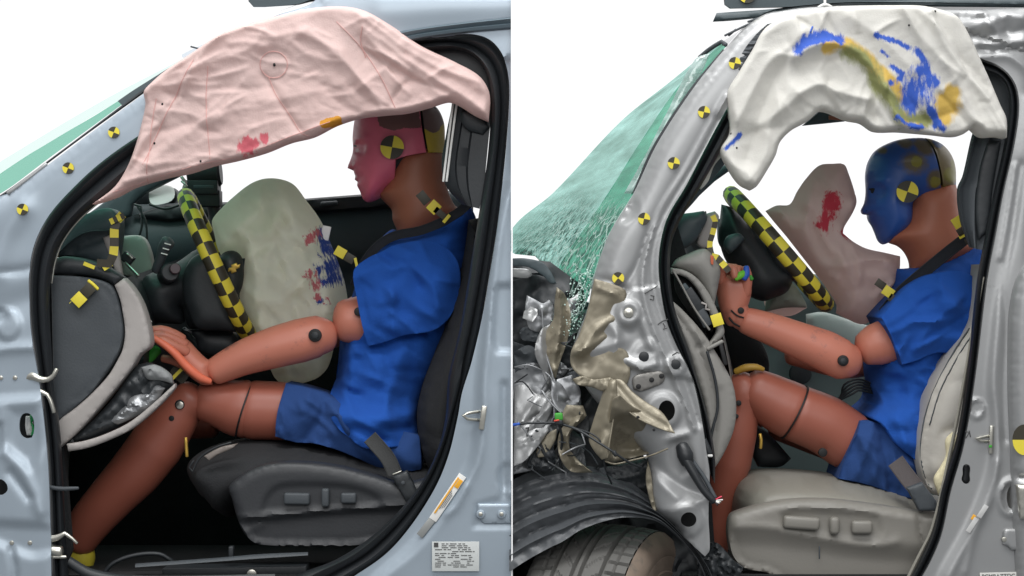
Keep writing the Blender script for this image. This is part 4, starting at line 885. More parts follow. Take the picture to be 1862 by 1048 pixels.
feR = [ # A pillar pressings
       ('c', [(1300,215),(1262,280),(1220,350),(1180,425),(1160,480),(1130,530)], 5, -9), ('r', [(1322,175),(1285,240),(1245,310),(1200,385),(1180,440),(1168,500),(1175,560),(1205,640),(1240,720),(1262,780)], 5, 8),
       ('c', [(1310,215),(1270,290),(1225,365),(1195,425),(1186,480),(1192,540),(1215,610),(1245,690),(1270,770)], 3, -6),
       ('d', 1136, 375, 16, 20, -12, .8), ('c', [(1112,425),(1128,398),(1132,382)], 5, -6), ('c', [(1081,506),(1105,510),(1126,520),(1140,528)], 4, -7), ('c', [(1085,521),(1118,535)], 4, 6),
       ('s', [(1140,530),(1130,570),(1115,620),(1105,660)], 6, 8, [(1300,700),(1300,500)]), ('c', [(1135,540),(1120,590),(1103,640)], 4, 4),
       ('d', 1143, 569, 17, 17, 8, .6), ('d', 1143, 569, 9, 9, -5, .4), ('p', [(1125,592),(1148,598),(1162,585),(1172,610),(1185,640),(1150,655),(1130,640)], 8, -10),
       ('c', [(1166,585),(1174,610),(1182,632)], 4, 7), ('p', [(1140,655),(1160,625),(1185,618),(1196,640),(1195,665),(1165,672)], 7, 8), ('c', [(1140,655),(1165,672),(1192,664)], 4, 7),
       ('d', 1205, 748, 26, 26, 9, .5), ('r', [(1210,664),(1230,680)], 10, 5), ('d', 1228, 664, 15, 16, 7, .5), ('p', [(1215,800),(1250,790),(1262,850),(1240,870),(1222,850)], 8, -6), ('c', [(1215,800),(1250,790)], 4, 8),
       ('c', [(1195,850),(1235,880),(1285,905)], 16, -12), ('c', [(1285,905),(1240,925),(1200,930)], 12, 10), ('d', 1248, 946, 26, 26, 6, .4), ('c', [(1190,870),(1230,905)], 10, 9),
       ('c', [(1280,780),(1286,860),(1287,940),(1289,1000)], 5, 6), ('c', [(1075,640),(1130,620),(1110,590)], 12, 10), ('c', [(1060,660),(1100,700),(1150,740)], 14, -12), ('c', [(1090,610),(1075,570)], 10, 7),
       # B pillar pressings
       ('s', [(1885,100),(1872,200),(1860,330),(1838,450),(1822,520),(1808,620),(1800,700),(1806,760),(1806,830),(1790,890),(1760,960),(1715,1040),(1700,1078)], 10, -12, [(1550,1090),(1550,400),(1750,50)]),
       ('c', [(1868,180),(1852,330),(1832,450),(1815,560),(1806,690),(1812,770),(1812,840),(1796,900),(1765,970),(1725,1050)], 5, 6), ('c', [(1858,300),(1842,420),(1826,520),(1830,600),(1826,700),(1828,800)], 6, -7), ('r', [(1848,300),(1836,380),(1820,470)], 4, 6),
       ('d', 1777, 744, 13, 16, 5, .4), ('d', 1777, 742, 8, 11, -6, .4), ('c', [(1812,840),(1805,900),(1775,960),(1755,1040)], 4, 5), ('d', 1838, 905, 22, 30, 7, .4), ('d', 1838, 905, 14, 22, -10, .3),
       # roof rail damage
       ('c', [(1745,30),(1790,32),(1800,36)], 3, -14), ('c', [(1790,20),(1800,50),(1815,60)], 7, 14), ('c', [(1800,40),(1830,28),(1860,30)], 8, 14), ('c', [(1775,60),(1800,62),(1830,58)], 10, -16), ('c', [(1780,78),(1810,80),(1862,76)], 6, 9),
       ('c', [(1785,88),(1812,92),(1840,84),(1880,88)], 5, -12), ('c', [(1780,104),(1830,100),(1860,118),(1880,140)], 6, 10), ('c', [(1820,30),(1840,60),(1880,50)], 8, -10)]
def ellipse(cx, cy, rx, ry, n=14): return [(cx + rx*math.cos(2*math.pi*i/n), cy + ry*math.sin(2*math.pi*i/n)) for i in range(n)]
stad = [(1769,872),(1769,854),(1773,849),(1778,848),(1778,862)]
FS['body_side'] = .62
bodyR = relief('body_side', outerR + sealR_out, 0, M_silR, carR, h=30, R=40, t=5, sp=5, feats=feR, noise=(.8, 90), sm=2,
               ref=[(1895,1075),(1895,10)] + outerR[3:26] + [(1240,1200)],
               holes=[ellipse(1212,747,15,19), ellipse(1252,945,14,14), ellipse(1171,649,8.5,9), ellipse(1228,663,8.5,9), ellipse(1840,905,9,21), [(1752,852),(1754,847),(1759,845),(1764,847),(1766,853),(1765,866),(1766,874),(1763,880),(1757,881),(1752,877),(1750,872),(1752,863)]])
for x, y, a, b in ((1212,747,36,46),(1252,945,34,34),(1840,905,28,50)): boxr('hole_backing', x, y, 34, a, b, 5, M_hole, bodyR.o)
for x, y in ((1171,649),(1228,663)): cyl('rubber_plug', x, y, bodyR.surf(x, y+12) + 4, 9.5, 5, M_rub, bodyR.o)
relief('pillar_plug', [(1752,852),(1754,847),(1759,845),(1764,847),(1766,853),(1765,866),(1766,874),(1763,880),(1757,881),(1752,877),(1750,872),(1752,863)], 2, M_rub, bodyR.o, h=3, R=4, t=6, sp=3)
cyl('bolt', 1143, 569, bodyR.surf(1143,569) - 2, 9, 6, M_zinc, bodyR.o); cyl('bolt', 1143, 569, bodyR.surf(1143,569) - 6, 5, 8, M_zinc, bodyR.o, seg=6)
hg = relief('hinge_bracket', [(1150,690),(1158,682),(1185,676),(1203,676),(1209,686),(1206,696),(1190,704),(1165,712),(1152,708)], bodyR.surf(1180,690) - 5, mat('dark_zinc', (128,126,122), .45, .6, bump=.3), bodyR.o, h=3, R=4, t=7, sp=4)
for x, y in ((1161,706),(1185,694),(1203,687)): cyl('bolt_hole', x, y - 3, hg.dep - 4, 4.5, 4, M_hole, hg.o)
for s_ in ([(1172,534),(1184,527),(1196,520)], [(1183,537),(1189,539),(1188,546),(1182,544)], [(1196,590),(1205,584),(1214,581)], [(1206,588),(1209,594),(1206,599),(1212,597)], [(1222,646),(1230,641),(1235,642)], [(1757,785),(1764,787),(1758,797)], [(1764,784),(1766,795)]):
    mx_ = sum(p[0] for p in s_)/len(s_); my_ = sum(p[1] for p in s_)/len(s_)
    drape('pen_mark', s_, .9, M_ink, bodyR, bodyR.o)
for x, y in ((1336,115),(1280,204),(1225,297),(1171,398),(1124,506)): target(x, y, bodyR.surf(x, y) - 3.5, 11, bodyR.o, rot=12 if x > 1150 else 40)
# door seal right
sealR_in = [(1300,880),(1300,830),(1292,780),(1282,740),(1268,690),(1255,640),(1240,600),(1228,565),(1221,530),(1218,485),(1222,440),(1238,400),(1268,350),(1305,285),(1340,215),(1390,150),(1440,105),(1510,82),(1600,82),(1700,100),(1770,126),(1800,134),(1820,144),(1832,162),(1835,200),(1826,262),(1808,345),(1793,420),(1776,512),(1756,690),(1738,800),(1712,888),(1696,963),(1676,1010),(1642,1075)]
band('door_seal', sealR_out, sealR_in, [(0,-6),(.08,5),(.22,9),(.34,2),(.42,-3),(.52,8),(.74,11),(.88,5),(1,-8)], M_rub, carR, n=260, t=14)
tube('seal_end', [(1281,800,-10,5),(1288,822,-12,7),(1291,830,-12,5)], 6, M_blk, carR); boxr('seal_clip', 1291, 829, -16, 10, 5, 6, M_white, carR)
band('inner_seal_lip', [(1772,600,6),(1752,720,6),(1730,830,6),(1700,960,6),(1676,1012,6),(1648,1070,6)], [(1766,600,6),(1745,720,6),(1723,830,6),(1692,960,6),(1667,1012,6),(1638,1070,6)], [(0,0),(.5,3),(1,0)], M_gseat, carR, t=8)
tube('seal_trim_strip', [(1788,505,-4),(1778,560,-4),(1767,640,-4)], 2.4, M_gseat, carR)
# striker
st = group('striker', bodyR.o)
boxr('striker_plate', 1802, 800, bodyR.surf(1802,800) - 5, 7, 52, 5, M_zinc, st, ang=2); tube('striker_loop', [(1802,792,-24),(1782,796,-34),(1775,797,-36),(1782,802,-34),(1802,802,-24)], 2.6, M_zinc, st); boxr('green_mark', 1801, 812, bodyR.surf(1801,812) - 8.5, 6, 5, 1.5, M_green, st)
for i, (x, y, l) in enumerate(((1787,930,26),(1768,955,30))): boxr('worn_label', x, y, bodyR.surf(x, y) - 6, l, 9, 1.2, mat('worn_paper', (190,190,188), .5, var=.25, vs=60), bodyR.o, ang=-57, bev=.2)
boxr('label_spot', 1770, 941, bodyR.surf(1770,941) - 7.5, 10, 6, 1, M_org, bodyR.o, ang=-57, bev=.2)
pl = group('plate_label', bodyR.o); dpl = bodyR.surf(1818, 1050) - 4
boxr('paper', 1817, 1058, dpl, 70, 34, 1.5, mat('plate_paper', (206,206,200), .5), pl, ang=-1.5, bev=.3); text('print', 'PCMBAZTDC-61', 1785, 1052, dpl - 1.2, 10.2, M_ink, pl, ang=-1.5)
for i in range(3): boxr('print_line', 1814, 1058 + 5*i, dpl - 1.2, 56 - 8*i, 1.2, .6, M_ink, pl, ang=-1.5, bev=0)
relief('hinge_plate', [(1826,966),(1832,962),(1858,962),(1858,1001),(1840,1001),(1834,995),(1824,990)], bodyR.surf(1840,980) - 4, M_silR, bodyR.o, h=5, R=4, t=6, sp=3); cyl('bolt', 1826, 981, bodyR.surf(1826,981) - 6, 4.5, 6, M_zinc, bodyR.o)
# rear door edge
rdr = relief('rear_door', [(1884,470),(1862,490),(1848,520),(1840,570),(1838,640),(1838,720),(1841,800),(1844,900),(1848,980),(1853,1075),(1990,1075),(1990,470)], -28, M_silR, carR, h=26, R=24, t=30, sp=6, feats=[('c', [(1848,870),(1900,872)], 4, -10)])
target(1863, 800, rdr.surf(1863,800) - 3, 22, rdr.o, rot=0, ry=28); relief('door_handle', [(1849,882),(1884,880),(1884,950),(1856,944)], rdr.surf(1870,915) - 5, M_zinc, rdr.o, h=6, R=5, t=6, sp=4)

# roof board, strip, roof
mb = relief('marker_board', [(1314,-25),(1318,8),(1328,15),(1420,13),(1500,11),(1640,4),(1900,-8),(1900,-25)], 30, M_teal, carR, h=0, t=10, sp=14, smooth=False)
target(1359, -10, 25, 16, mb.o, rot=20)
band('roof_molding', [(1303,24,20),(1330,22,20),(1400,17,20),(1480,8,20),(1600,2,20),(1885,-4,20)], [(1296,40,20),(1330,38,20),(1400,30,20),(1480,12,20),(1600,12,20),(1885,14,20)], [(0,0),(.3,5),(.7,5),(1,0)], M_teal, carR, t=6, crump=(4,18,3))
tube('white_clip', [(1488,14,0),(1500,8,-4),(1512,13,0)], 2.5, M_white, carR); tube('white_clip', [(1500,-4,-2),(1500,10,-4)], 2.5, M_white, carR)
band('roof_panel', [(1321,84,18),(1352,50,16),(1390,24,14),(1425,14,14),(1560,4,14),(1885,8,14)], [(1300,84,980),(1340,60,980),(1380,40,980),(1425,26,980),(1560,18,980),(1885,20,980)], [(0,0),(.25,3),(.5,4),(.75,3),(1,0)], M_silR, carR, t=10, crump=(14,90,4))
band('roof_rail_tear', [(1395,44,-26),(1372,66,-26),(1350,96,-24),(1338,128,-22)], [(1438,34,-26),(1408,66,-26),(1380,104,-24),(1362,128,-20)], [(0,0),(.3,3),(.6,-3),(1,2)], M_char, carR, t=4, crump=(12,14,5))
for s_ in ([(1318,65,6),(1345,52,4),(1375,38,2),(1398,26,0)], [(1325,65,8),(1338,54,6)], [(1360,40,6),(1410,22,2)]): tube('bent_edge', s_, 2, M_char, carR)

# windshield (shattered)
wA = [(1321,84,26),(1264,155,26),(1197,258,26),(1154,348,26),(1109,423,26),(1081,503,26),(1062,560,26),(1036,601,30)]
wM = [(1314,77,360),(1240,150,330),(1170,250,320),(1110,345,300),(1060,420,290),(1020,480,280),(1010,520,250),(1028,590,60)]
wB = [(1300,82,960),(1221,147,960),(1130,220,960),(1007,350,960),(932,415,940),(932,462,700),(988,477,440),(1014,530,200)]
vfs = [(i/14, 8*math.sin(math.pi*i/14)) for i in range(15)]
ws = band('windshield', wA, wM, vfs, G_crk2, carR, n=70, t=3, crump=(26,50,11), stains=[(1100,440,75),(1060,490,85),(1030,560,60)], ang=12)
band('outer_glass', wM, wB, vfs, G_crk, ws, n=70, t=3, crump=(30,60,15), stains=[(1040,435,75),(975,455,50)], ang=12)
relief('glass_flap', [(1264,108),(1292,96),(1268,150),(1230,215),(1195,280),(1160,350),(1135,352),(1175,280),(1215,200)], 34, glassmat('pale_glass_flap', (.80,.93,.9), .15, rough=.15, crack=1, milky=.7, mtint=(.8,.93,.9)), ws, t=2, h=4, R=6, sp=6, crump=(8,20,3))
band('windshield_edge_seal', [(1322,92,10),(1264,161,10),(1197,264,10),(1154,352,10)], [(1314,90,14),(1256,160,14),(1188,264,14),(1150,350,14)], [(0,0),(.5,2),(1,0)], M_blk, carR, t=6)
tube('glass_trim_end', [(1272,105,80),(1290,90,60),(1312,76,40),(1320,82,30)], 4, M_char, carR)
rnd = random.Random(9)
shm = G_crk
# glass crumbs along the torn lower edge
M_crumb = mat('glass_crumbs', (196,222,212), .15, var=.2, vs=80)
bm = bmesh.new()
for i in range(420):
    t_ = .3 + .7*rnd.random(); cx_ = 1100 - 75*t_ + rnd.gauss(0, 13); cy_ = 440 + 175*t_ + rnd.gauss(0, 10)
    p = V(cx_, cy_, 12 + rnd.uniform(0, 30)); sz = rnd.uniform(.6, 2.1) * S
    q = bmesh.ops.create_icosphere(bm, subdivisions=1, radius=sz, matrix=Matrix.Translation(p) @ Matrix.Rotation(rnd.random()*6, 4, 'Y') @ Matrix.Diagonal((1, .5, rnd.uniform(.4, 1), 1)))
me = bpy.data.meshes.new('glass_crumbs'); bm.to_mesh(me); bm.free()
gc = finish('glass_crumbs', me, M_crumb, ws, False); gc['kind'] = 'stuff'

# ---- crushed front
cf_ = group('crushed_front', carR)
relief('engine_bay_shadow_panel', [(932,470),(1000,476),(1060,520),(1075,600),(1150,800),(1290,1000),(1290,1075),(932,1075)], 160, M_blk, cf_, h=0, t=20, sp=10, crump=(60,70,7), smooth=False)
def scrap(name, pts, d, m, amp=18, sc=38, seed=1, h=2, R=6, t=3, sp=4.5, feats=(), tilt=(0,0), ang=55, parent=None, smooth=True, holes=()):
    return relief(name, pts, d, m, parent or cf_, h=h, R=R, t=t, sp=sp, crump=(amp*.7,sc*1.5,seed), efade=0, feats=feats, tilt=tilt, ang=ang, smooth=smooth, holes=holes, sm=1)
scrap('cowl_edge', [(930,470),(955,470),(985,477),(1000,492),(1012,516),(1002,516),(985,500),(960,486),(930,484)], 40, M_teal, 8, 30, 2)
scrap('crushed_hood_edge', [(930,488),(960,490),(968,500),(960,506),(930,504)], 60, M_silR, 8, 30, 2)
scrap('black_apron', [(932,510),(975,500),(1012,520),(1020,560),(990,600),(970,640),(985,665),(932,640)], 110, M_blk, 50, 46, 3, sp=6)
scrap('grey_apron', [(932,620),(970,636),(1005,665),(1012,700),(985,705),(932,690)], 80, M_char, 30, 40, 5, sp=6)
scrap('torn_bracket', [(958,537),(975,546),(988,552),(998,545),(1006,556),(1007,578),(996,594),(980,604),(963,598),(957,580),(955,558)], 36, M_steel, 20, 22, 6, feats=[('d', 985, 566, 6, 6, 8, .5)])
scrap('crushed_clip', [(943,603),(955,594),(972,598),(985,608),(975,622),(950,618)], 46, M_char, 24, 12, 7)
scrap('bent_strut', [(1012,522),(1026,534),(1036,560),(1038,590),(1030,625),(1018,660),(1010,690),(996,668),(985,655),(988,625),(992,604),(1006,580),(1008,550)], 24, M_beige, 16, 40, 8, feats=[('c', [(1014,530),(1020,580),(1008,670)], 7, 16), ('c', [(1028,545),(1028,600),(1012,660)], 5, -12)])
scrap('inner_fender', [(932,672),(960,660),(985,664),(1004,690),(1030,695),(1050,712),(1056,735),(1044,756),(1020,775),(1010,800),(1000,830),(980,850),(932,862)], 50, M_steel, 46, 60, 9, sp=5, feats=[('c', [(1010,700),(1025,730),(1048,740)], 9, 18), ('c', [(1002,680),(1006,730),(1010,770)], 6, -16)])
scrap('torn_sheet', [(1012,690),(1040,682),(1056,712),(1050,745),(1032,742),(1018,725)], 18, M_steel, 22, 30, 10)
scrap('dark_gap_lining', [(1036,600),(1060,620),(1052,650),(1040,690),(1018,690),(1020,650)], 70, M_blk, 20, 30, 11)
scrap('beige_apron', [(1081,507),(1128,522),(1139,532),(1130,575),(1112,628),(1140,640),(1146,680),(1140,700),(1110,700),(1066,690),(1040,668),(1038,640),(1052,612),(1068,565)], -32, M_beige, 12, 62, 12, sp=5,
      feats=[('r', [(1088,524),(1118,535)], 4, 5), ('r', [(1112,582),(1085,600),(1056,640)], 8, 10), ('r', [(1120,560),(1100,620),(1064,660)], 14, -8), ('r', [(1045,640),(1070,632),(1100,612)], 7, 9)])
scrap('torn_lip', [(1040,690),(1058,684),(1080,690),(1110,686),(1118,700),(1100,712),(1075,704),(1050,700)], -44, M_beige, 20, 16, 13)
scrap('left_fold', [(1056,742),(1064,760),(1050,772),(1036,790),(1036,815),(1050,835),(1078,858),(1040,858),(1022,840),(1014,812),(1018,785),(1032,765)], 6, M_beige, 26, 40, 14, feats=[('c', [(1060,752),(1030,790),(1040,830),(1075,855)], 5, 16), ('c', [(1024,800),(1040,850)], 6, -12)])
scrap('left_fold_lip', [(1030,736),(1060,738),(1067,756),(1050,770),(1030,772),(1020,760)], -8, M_beige, 16, 26, 15)
scrap('black_fold_gap', [(1040,770),(1075,720),(1095,700),(1090,780),(1100,850),(1080,858),(1045,830)], 60, M_blk, 20, 40, 16, sp=6)
fold = scrap('folded_apron', [(1112,722),(1124,716),(1150,738),(1190,758),(1226,787),(1221,806),(1212,816),(1180,828),(1150,836),(1118,843),(1098,838),(1098,815),(1106,770)], -30, M_beige, 14, 50, 17, tilt=(.3,.8), sp=4,
      feats=[('d', 1150, 790, 34, 30, -16, .6), ('r', [(1210,800),(1180,826),(1118,838)], 7, 14), ('r', [(1120,740),(1165,775),(1180,824)], 12, 9), ('r', [(1200,780),(1190,815)], 7, -6)])
flap = scrap('folded_flap', [(1106,692),(1120,690),(1122,724),(1116,764),(1110,800),(1106,830),(1094,836),(1080,820),(1071,800),(1078,770),(1088,740)], -50, M_beige, 8, 40, 18, tilt=(-.5,-.1), sp=4, feats=[('r', [(1112,700),(1100,760),(1090,820)], 9, 8), ('r', [(1082,800),(1100,780)], 8, -5)])
lipp = scrap('folded_lip', [(1108,688),(1132,692),(1150,712),(1176,732),(1204,750),(1226,787),(1200,779),(1162,762),(1138,744),(1122,724),(1114,706)], -60, M_beige, 6, 40, 19, tilt=(0,-.5), sp=4, feats=[('r', [(1120,700),(1160,745),(1210,775)], 7, -6)])
for e_ in ([(1122,724,-66),(1138,744,-70),(1162,762,-74),(1200,779,-76),(1226,787,-76)], [(1120,692,-54),(1121,724,-58),(1115,764,-66),(1109,800,-72),(1104,832,-74)], [(1098,838,-46),(1118,844,-50),(1150,837,-52),(1182,829,-54),(1214,816,-50)]): tube('rolled_edge', e_, 1.7, M_beige, cf_)
for x, y, r_ in ((1160,759,3),(1189,782,2.6),(1175,808,2)): cyl('rivet_hole', x, y, min(fold.surf(x, y), lipp.surf(x,y) if y < 790 else 0) - 1, r_, 3, M_hole, fold.o)
cyl('body_plug', 1091, 817, fold.surf(1091,817) - 4, 8, 8, M_blk, fold.o)
scrap('under_fold', [(1080,850),(1120,846),(1170,834),(1210,822),(1200,850),(1182,880),(1150,890),(1110,870)], 40, M_blk, 40, 26, 18)
scrap('torn_flange', [(1178,838),(1184,862),(1188,900),(1194,930),(1188,928),(1180,905),(1174,870)], -14, M_beige, 14, 14, 19)
scrap('crash_clutter', [(948,800),(975,780),(1000,800),(1010,840),(995,856),(960,850),(960,825)], 20, M_blk, 46, 14, 20)
scrap('torn_bracket', [(975,815),(1000,786),(1012,780),(1010,800),(990,830),(978,832)], 8, M_beige, 14, 24, 21)
scrap('torn_bracket', [(940,800),(962,775),(985,745),(1000,725),(1010,730),(1000,755),(985,780),(955,805)], 14, M_silR, 10, 22, 22, feats=[('c', [(950,795),(975,765),(1000,740)], 3, 5)])
scrap('floor_debris', [(1265,1010),(1280,990),(1300,985),(1318,1000),(1330,1015),(1350,1030),(1340,1060),(1270,1060)], 20, M_blk, 40, 12, 23)
scrap('fallen_bracket', [(1060,850),(1100,850),(1115,880),(1090,895),(1066,880)], 40, M_char, 30, 18, 24)
scrap('crumpled_sheet', [(936,690),(968,680),(996,700),(1006,735),(998,780),(975,812),(950,838),(934,845)], 22, M_silR, 14, 60, 41, feats=wrinkles(51, 12, (934, 690, 1000, 840), -50, 18, 80, 5, 12), tilt=(0,-.4))
scrap('crumpled_sheet', [(1004,690),(1022,700),(1034,722),(1048,742),(1034,752),(1014,744),(1002,720)], 4, M_steel, 8, 30, 42, feats=wrinkles(52, 6, (1004, 690, 1048, 750), 50, 18, 50, 4, 10), tilt=(.3,-.4))
scrap('crumpled_sheet', [(934,640),(962,628),(990,650),(1006,676),(990,690),(960,676),(936,682)], 40, M_char, 10, 40, 43, feats=wrinkles(53, 6, (934, 630, 1006, 690), 30, 18, 60, 4, 10))
scrap('crumpled_sheet', [(972,640),(984,600),(1000,590),(1008,620),(1004,660),(1010,690),(996,700),(984,672)], 16, M_silR, 8, 40, 44, feats=wrinkles(54, 6, (975, 600, 1010, 700), 80, 12, 80, 4, 10), tilt=(.3,-.1))
for p_ in ([(936,668,20),(960,664,16),(990,676,12),(1006,694,8),(1012,716,6)], [(1008,690,4),(1014,730,2),(1006,760,6),(984,800,12),(958,838,16)], [(985,560,20),(992,640,14),(1006,690,6),(1004,740,4)]): tube('crimped_edge', p_, 1.6, M_steel, cf_)
# loose shards and broken bits packed in the crushed bay
rs_ = random.Random(77); pal = [M_steel, M_silR, M_char, M_silR, M_beige, M_blk, M_steel]
for i in range(22):
    t_ = rs_.random(); px = rs_.uniform(936, 1060 if rs_.random() < .7 else 1110); py = rs_.uniform(520, 858)
    if px > 1060 and not (700 < py < 858): py = rs_.uniform(830, 880)
    if 1080 < px < 1225 and py < 842: continue
    rad = rs_.uniform(16, 42); nn_ = rs_.randint(5, 8); el = rs_.uniform(.35, 1); ro = rs_.uniform(0, 3.1)
    poly = []
    for k in range(nn_):
        a = 2*math.pi*k/nn_ + rs_.uniform(-.3, .3); q = rad*rs_.uniform(.55, 1.25); ux, uy = q*math.cos(a), q*el*math.sin(a)
        poly.append((max(934, px + ux*math.cos(ro) - uy*math.sin(ro)), py + ux*math.sin(ro) + uy*math.cos(ro)))
    relief('metal_shard', poly, rs_.uniform(22, 90), rs_.choice(pal), cf_, h=1, R=3, t=2, sp=3, crump=(rs_.uniform(10, 20), rs_.uniform(26, 50), i), efade=0, tilt=(rs_.uniform(-.5, .5), rs_.uniform(-.8, .1)), smooth=rs_.random() < .7, ang=45, sm=0)
for i in range(16):
    x0 = rs_.uniform(940, 1060); y0 = rs_.uniform(560, 850)
    pts = [(x0, y0, rs_.uniform(-20, 10))]
    for k in range(3): pts.append((max(936, pts[-1][0] + rs_.uniform(-26, 30)), pts[-1][1] + rs_.uniform(-6, 26), rs_.uniform(-24, 10)))
    tube('broken_wire', pts, rs_.uniform(.7, 1.8), rs_.choice([M_blk, M_char, M_blk, M_steel]), cf_, seg=6, sp=6)
# wiring
def wire(pts, r_=1.8, m=None, name='wire'): return tube(name, pts, r_, m or M_blk, cf_, sp=6)
wire([(932,773,-20),(960,770,-24),(1000,769,-28),(1015,770,-30),(1050,782,-50),(1090,806,-72),(1115,822,-80),(1142,840,-70),(1165,850,-50)], 2.2); wire([(932,773,-21),(944,771,-23)], 2.6, M_bluep)
boxr('connector', 1016, 758, -36, 15, 14, 12, M_green, cf_, ang=-5, bev=3); boxr('connector_base', 1016, 768, -36, 14, 9, 12, M_blk, cf_, bev=2); boxr('connector_seal', 1012, 765, -44, 10, 3, 3, mat('red_seal', (200,60,40), .5), cf_, ang=-10)
wire([(1017,772,-28),(1022,800,-10),(1018,840,10),(1024,858,20)], 2.4); wire([(1040,776,-30),(1090,800,-60),(1100,850,-40),(1112,880,0)], 1.6); wire([(958,790,10),(968,820,4),(960,845,10),(978,850,10)], 3.5)
wire([(975,790,8),(985,815,4),(996,835,6),(1006,850,8)], 4); wire([(1003,690,10),(1007,720,6),(1008,760,2)], 2, M_steel)
wire([(1116,822,-82),(1120,828,-82)], 4, M_blk, 'wire_grommet')
# loom hanging out of the pillar
lm = group('door_loom', carR)
limb('loom_boot', [(1240,812,-34,12),(1246,828,-40,15),(1250,842,-40,12)], M_rub, lm); limb('loom_sleeve', [(1246,834,-44,9),(1262,862,-50,8),(1280,892,-54,7),(1298,912,-56,6)], M_rub, lm); limb('loom_sleeve', [(1256,834,-38,4),(1280,868,-44,4),(1300,905,-50,4)], M_char, lm)
for i, (dx, dy, m_) in enumerate(((12,-8,mat('pink_wire',(220,60,90),.5)),(14,-2,M_white),(8,4,M_white),(5,8,M_blk),(11,2,M_zinc))): tube('wire_end', [(1297,911,-56),(1300+dx*.6,911+dy*.7,-60),(1300+dx,911+dy,-60)], 1.2, m_, lm)

# ---- wheel arch liner and front wheel
lA = [(926,876,60),(965,858,56),(1010,848,52),(1060,846,46),(1105,858,40),(1150,880,32),(1190,912,24),(1225,948,16),(1262,994,8),(1292,1040,0),(1300,1075,-4)]
lB = [(926,1040,-46),(960,1018,-46),(1000,996,-46),(1023,985,-46),(1060,962,-44),(1115,944,-42),(1151,941,-40),(1191,947,-36),(1222,968,-32),(1262,1010,-26),(1280,1045,-20),(1286,1075,-16)]
prof = []
for i in range(41):
    u = i/40; z = 10*math.sin(math.pi*u)
    for c_, w_, a_ in ((.10,.03,8),(.30,.05,-14),(.38,.03,10),(.52,.05,-14),(.60,.03,10),(.72,.04,-12),(.82,.03,10)): z += a_*math.exp(-((u-c_)/w_)**2)
    prof.append((u, z))
band('arch_liner', lA, lB, prof, M_liner, carR, n=120, t=6, crump=(12,44,6), ang=40)
fw = group('front_wheel', carR)
tyr = []
Rt, Wt = 262, 100
lat = [(150,-Wt*.86),(172,-Wt*.98),(200,-Wt*1.06),(226,-Wt*1.05),(243,-Wt*.98),(252,-Wt*.88)]
xs = [-.80,-.74,-.735,-.46,-.455,-.405,-.40,-.10,-.095,-.045,-.04,.04]
def trd(u): return Rt - 10*(u*u)
grooves = [(-.47,-.40),(-.11,-.04),(.04,.11),(.40,.47)]
us = np.linspace(-.84,.84,57)
for u in us:
    g = any(a <= u <= b for a, b in grooves) or any(abs(abs(u)-c_) < .012 for c_ in (.62,.27)) and False
    lat.append((trd(u) - (9 if any(a <= u <= b for a, b in grooves) else (3.5 if abs(abs(u)-.64) < .02 else 0)), u*Wt))
sidel = [(254,Wt*.86),(252,Wt*.88),(243,Wt*.98),(226,Wt*1.05),(215,Wt*1.065),(212,Wt*1.05),(208,Wt*1.06),(186,Wt*1.03),(183,Wt*1.05),(178,Wt*1.03),(165,Wt*.96),(150,Wt*.86)]
ax = Vector((.93, -.37, -.03))
WC = (1102, 1216, 110)
tyo = cyl('tyre', *WC, Rt, 10, M_tyre, fw, axis=ax, seg=360, lathe=lat)
cyl('sidewall', *WC, Rt, 10, M_sidew, fw, axis=ax, seg=120, lathe=sidel)
# tread sipes: cut radial slots by pulling thin slices inward on the shoulder
me = tyo.data; q = Vector((0,0,1)).rotation_difference(ax.normalized()); nl = len(lat); s_ = S*(D+WC[2])/D
cen = V(*WC) - carR.location
bm = bmesh.new(); bm.from_mesh(me); bm.verts.ensure_lookup_table()
for v in bm.verts:
    loc = q.inverted() @ (v.co - cen); r_ = math.hypot(loc.x, loc.y)/s_; z_ = loc.z/s_; a_ = math.atan2(loc.y, loc.x)
    k_ = int(round(a_/(2*math.pi)*360))
    if r_ > 240 and ((.50 < abs(z_)/Wt < .99 and k_ % 6 == 0) or (.13 < abs(z_)/Wt < .38 and (k_ + int(abs(z_)/Wt*30)) % 10 == 0)):
        f_ = (r_ - (9 if abs(z_)/Wt > .45 else 6))/r_; loc.x *= f_; loc.y *= f_; v.co = cen + q @ loc
bm.to_mesh(me); bm.free(); me.set_sharp_from_angle(angle=math.radians(38))
cyl('rim', *WC, 150, 10, M_silR, fw, axis=ax, seg=48, lathe=[(152,-70),(150,40),(146,70),(138,74),(134,60),(120,40),(60,46),(.1,50)])

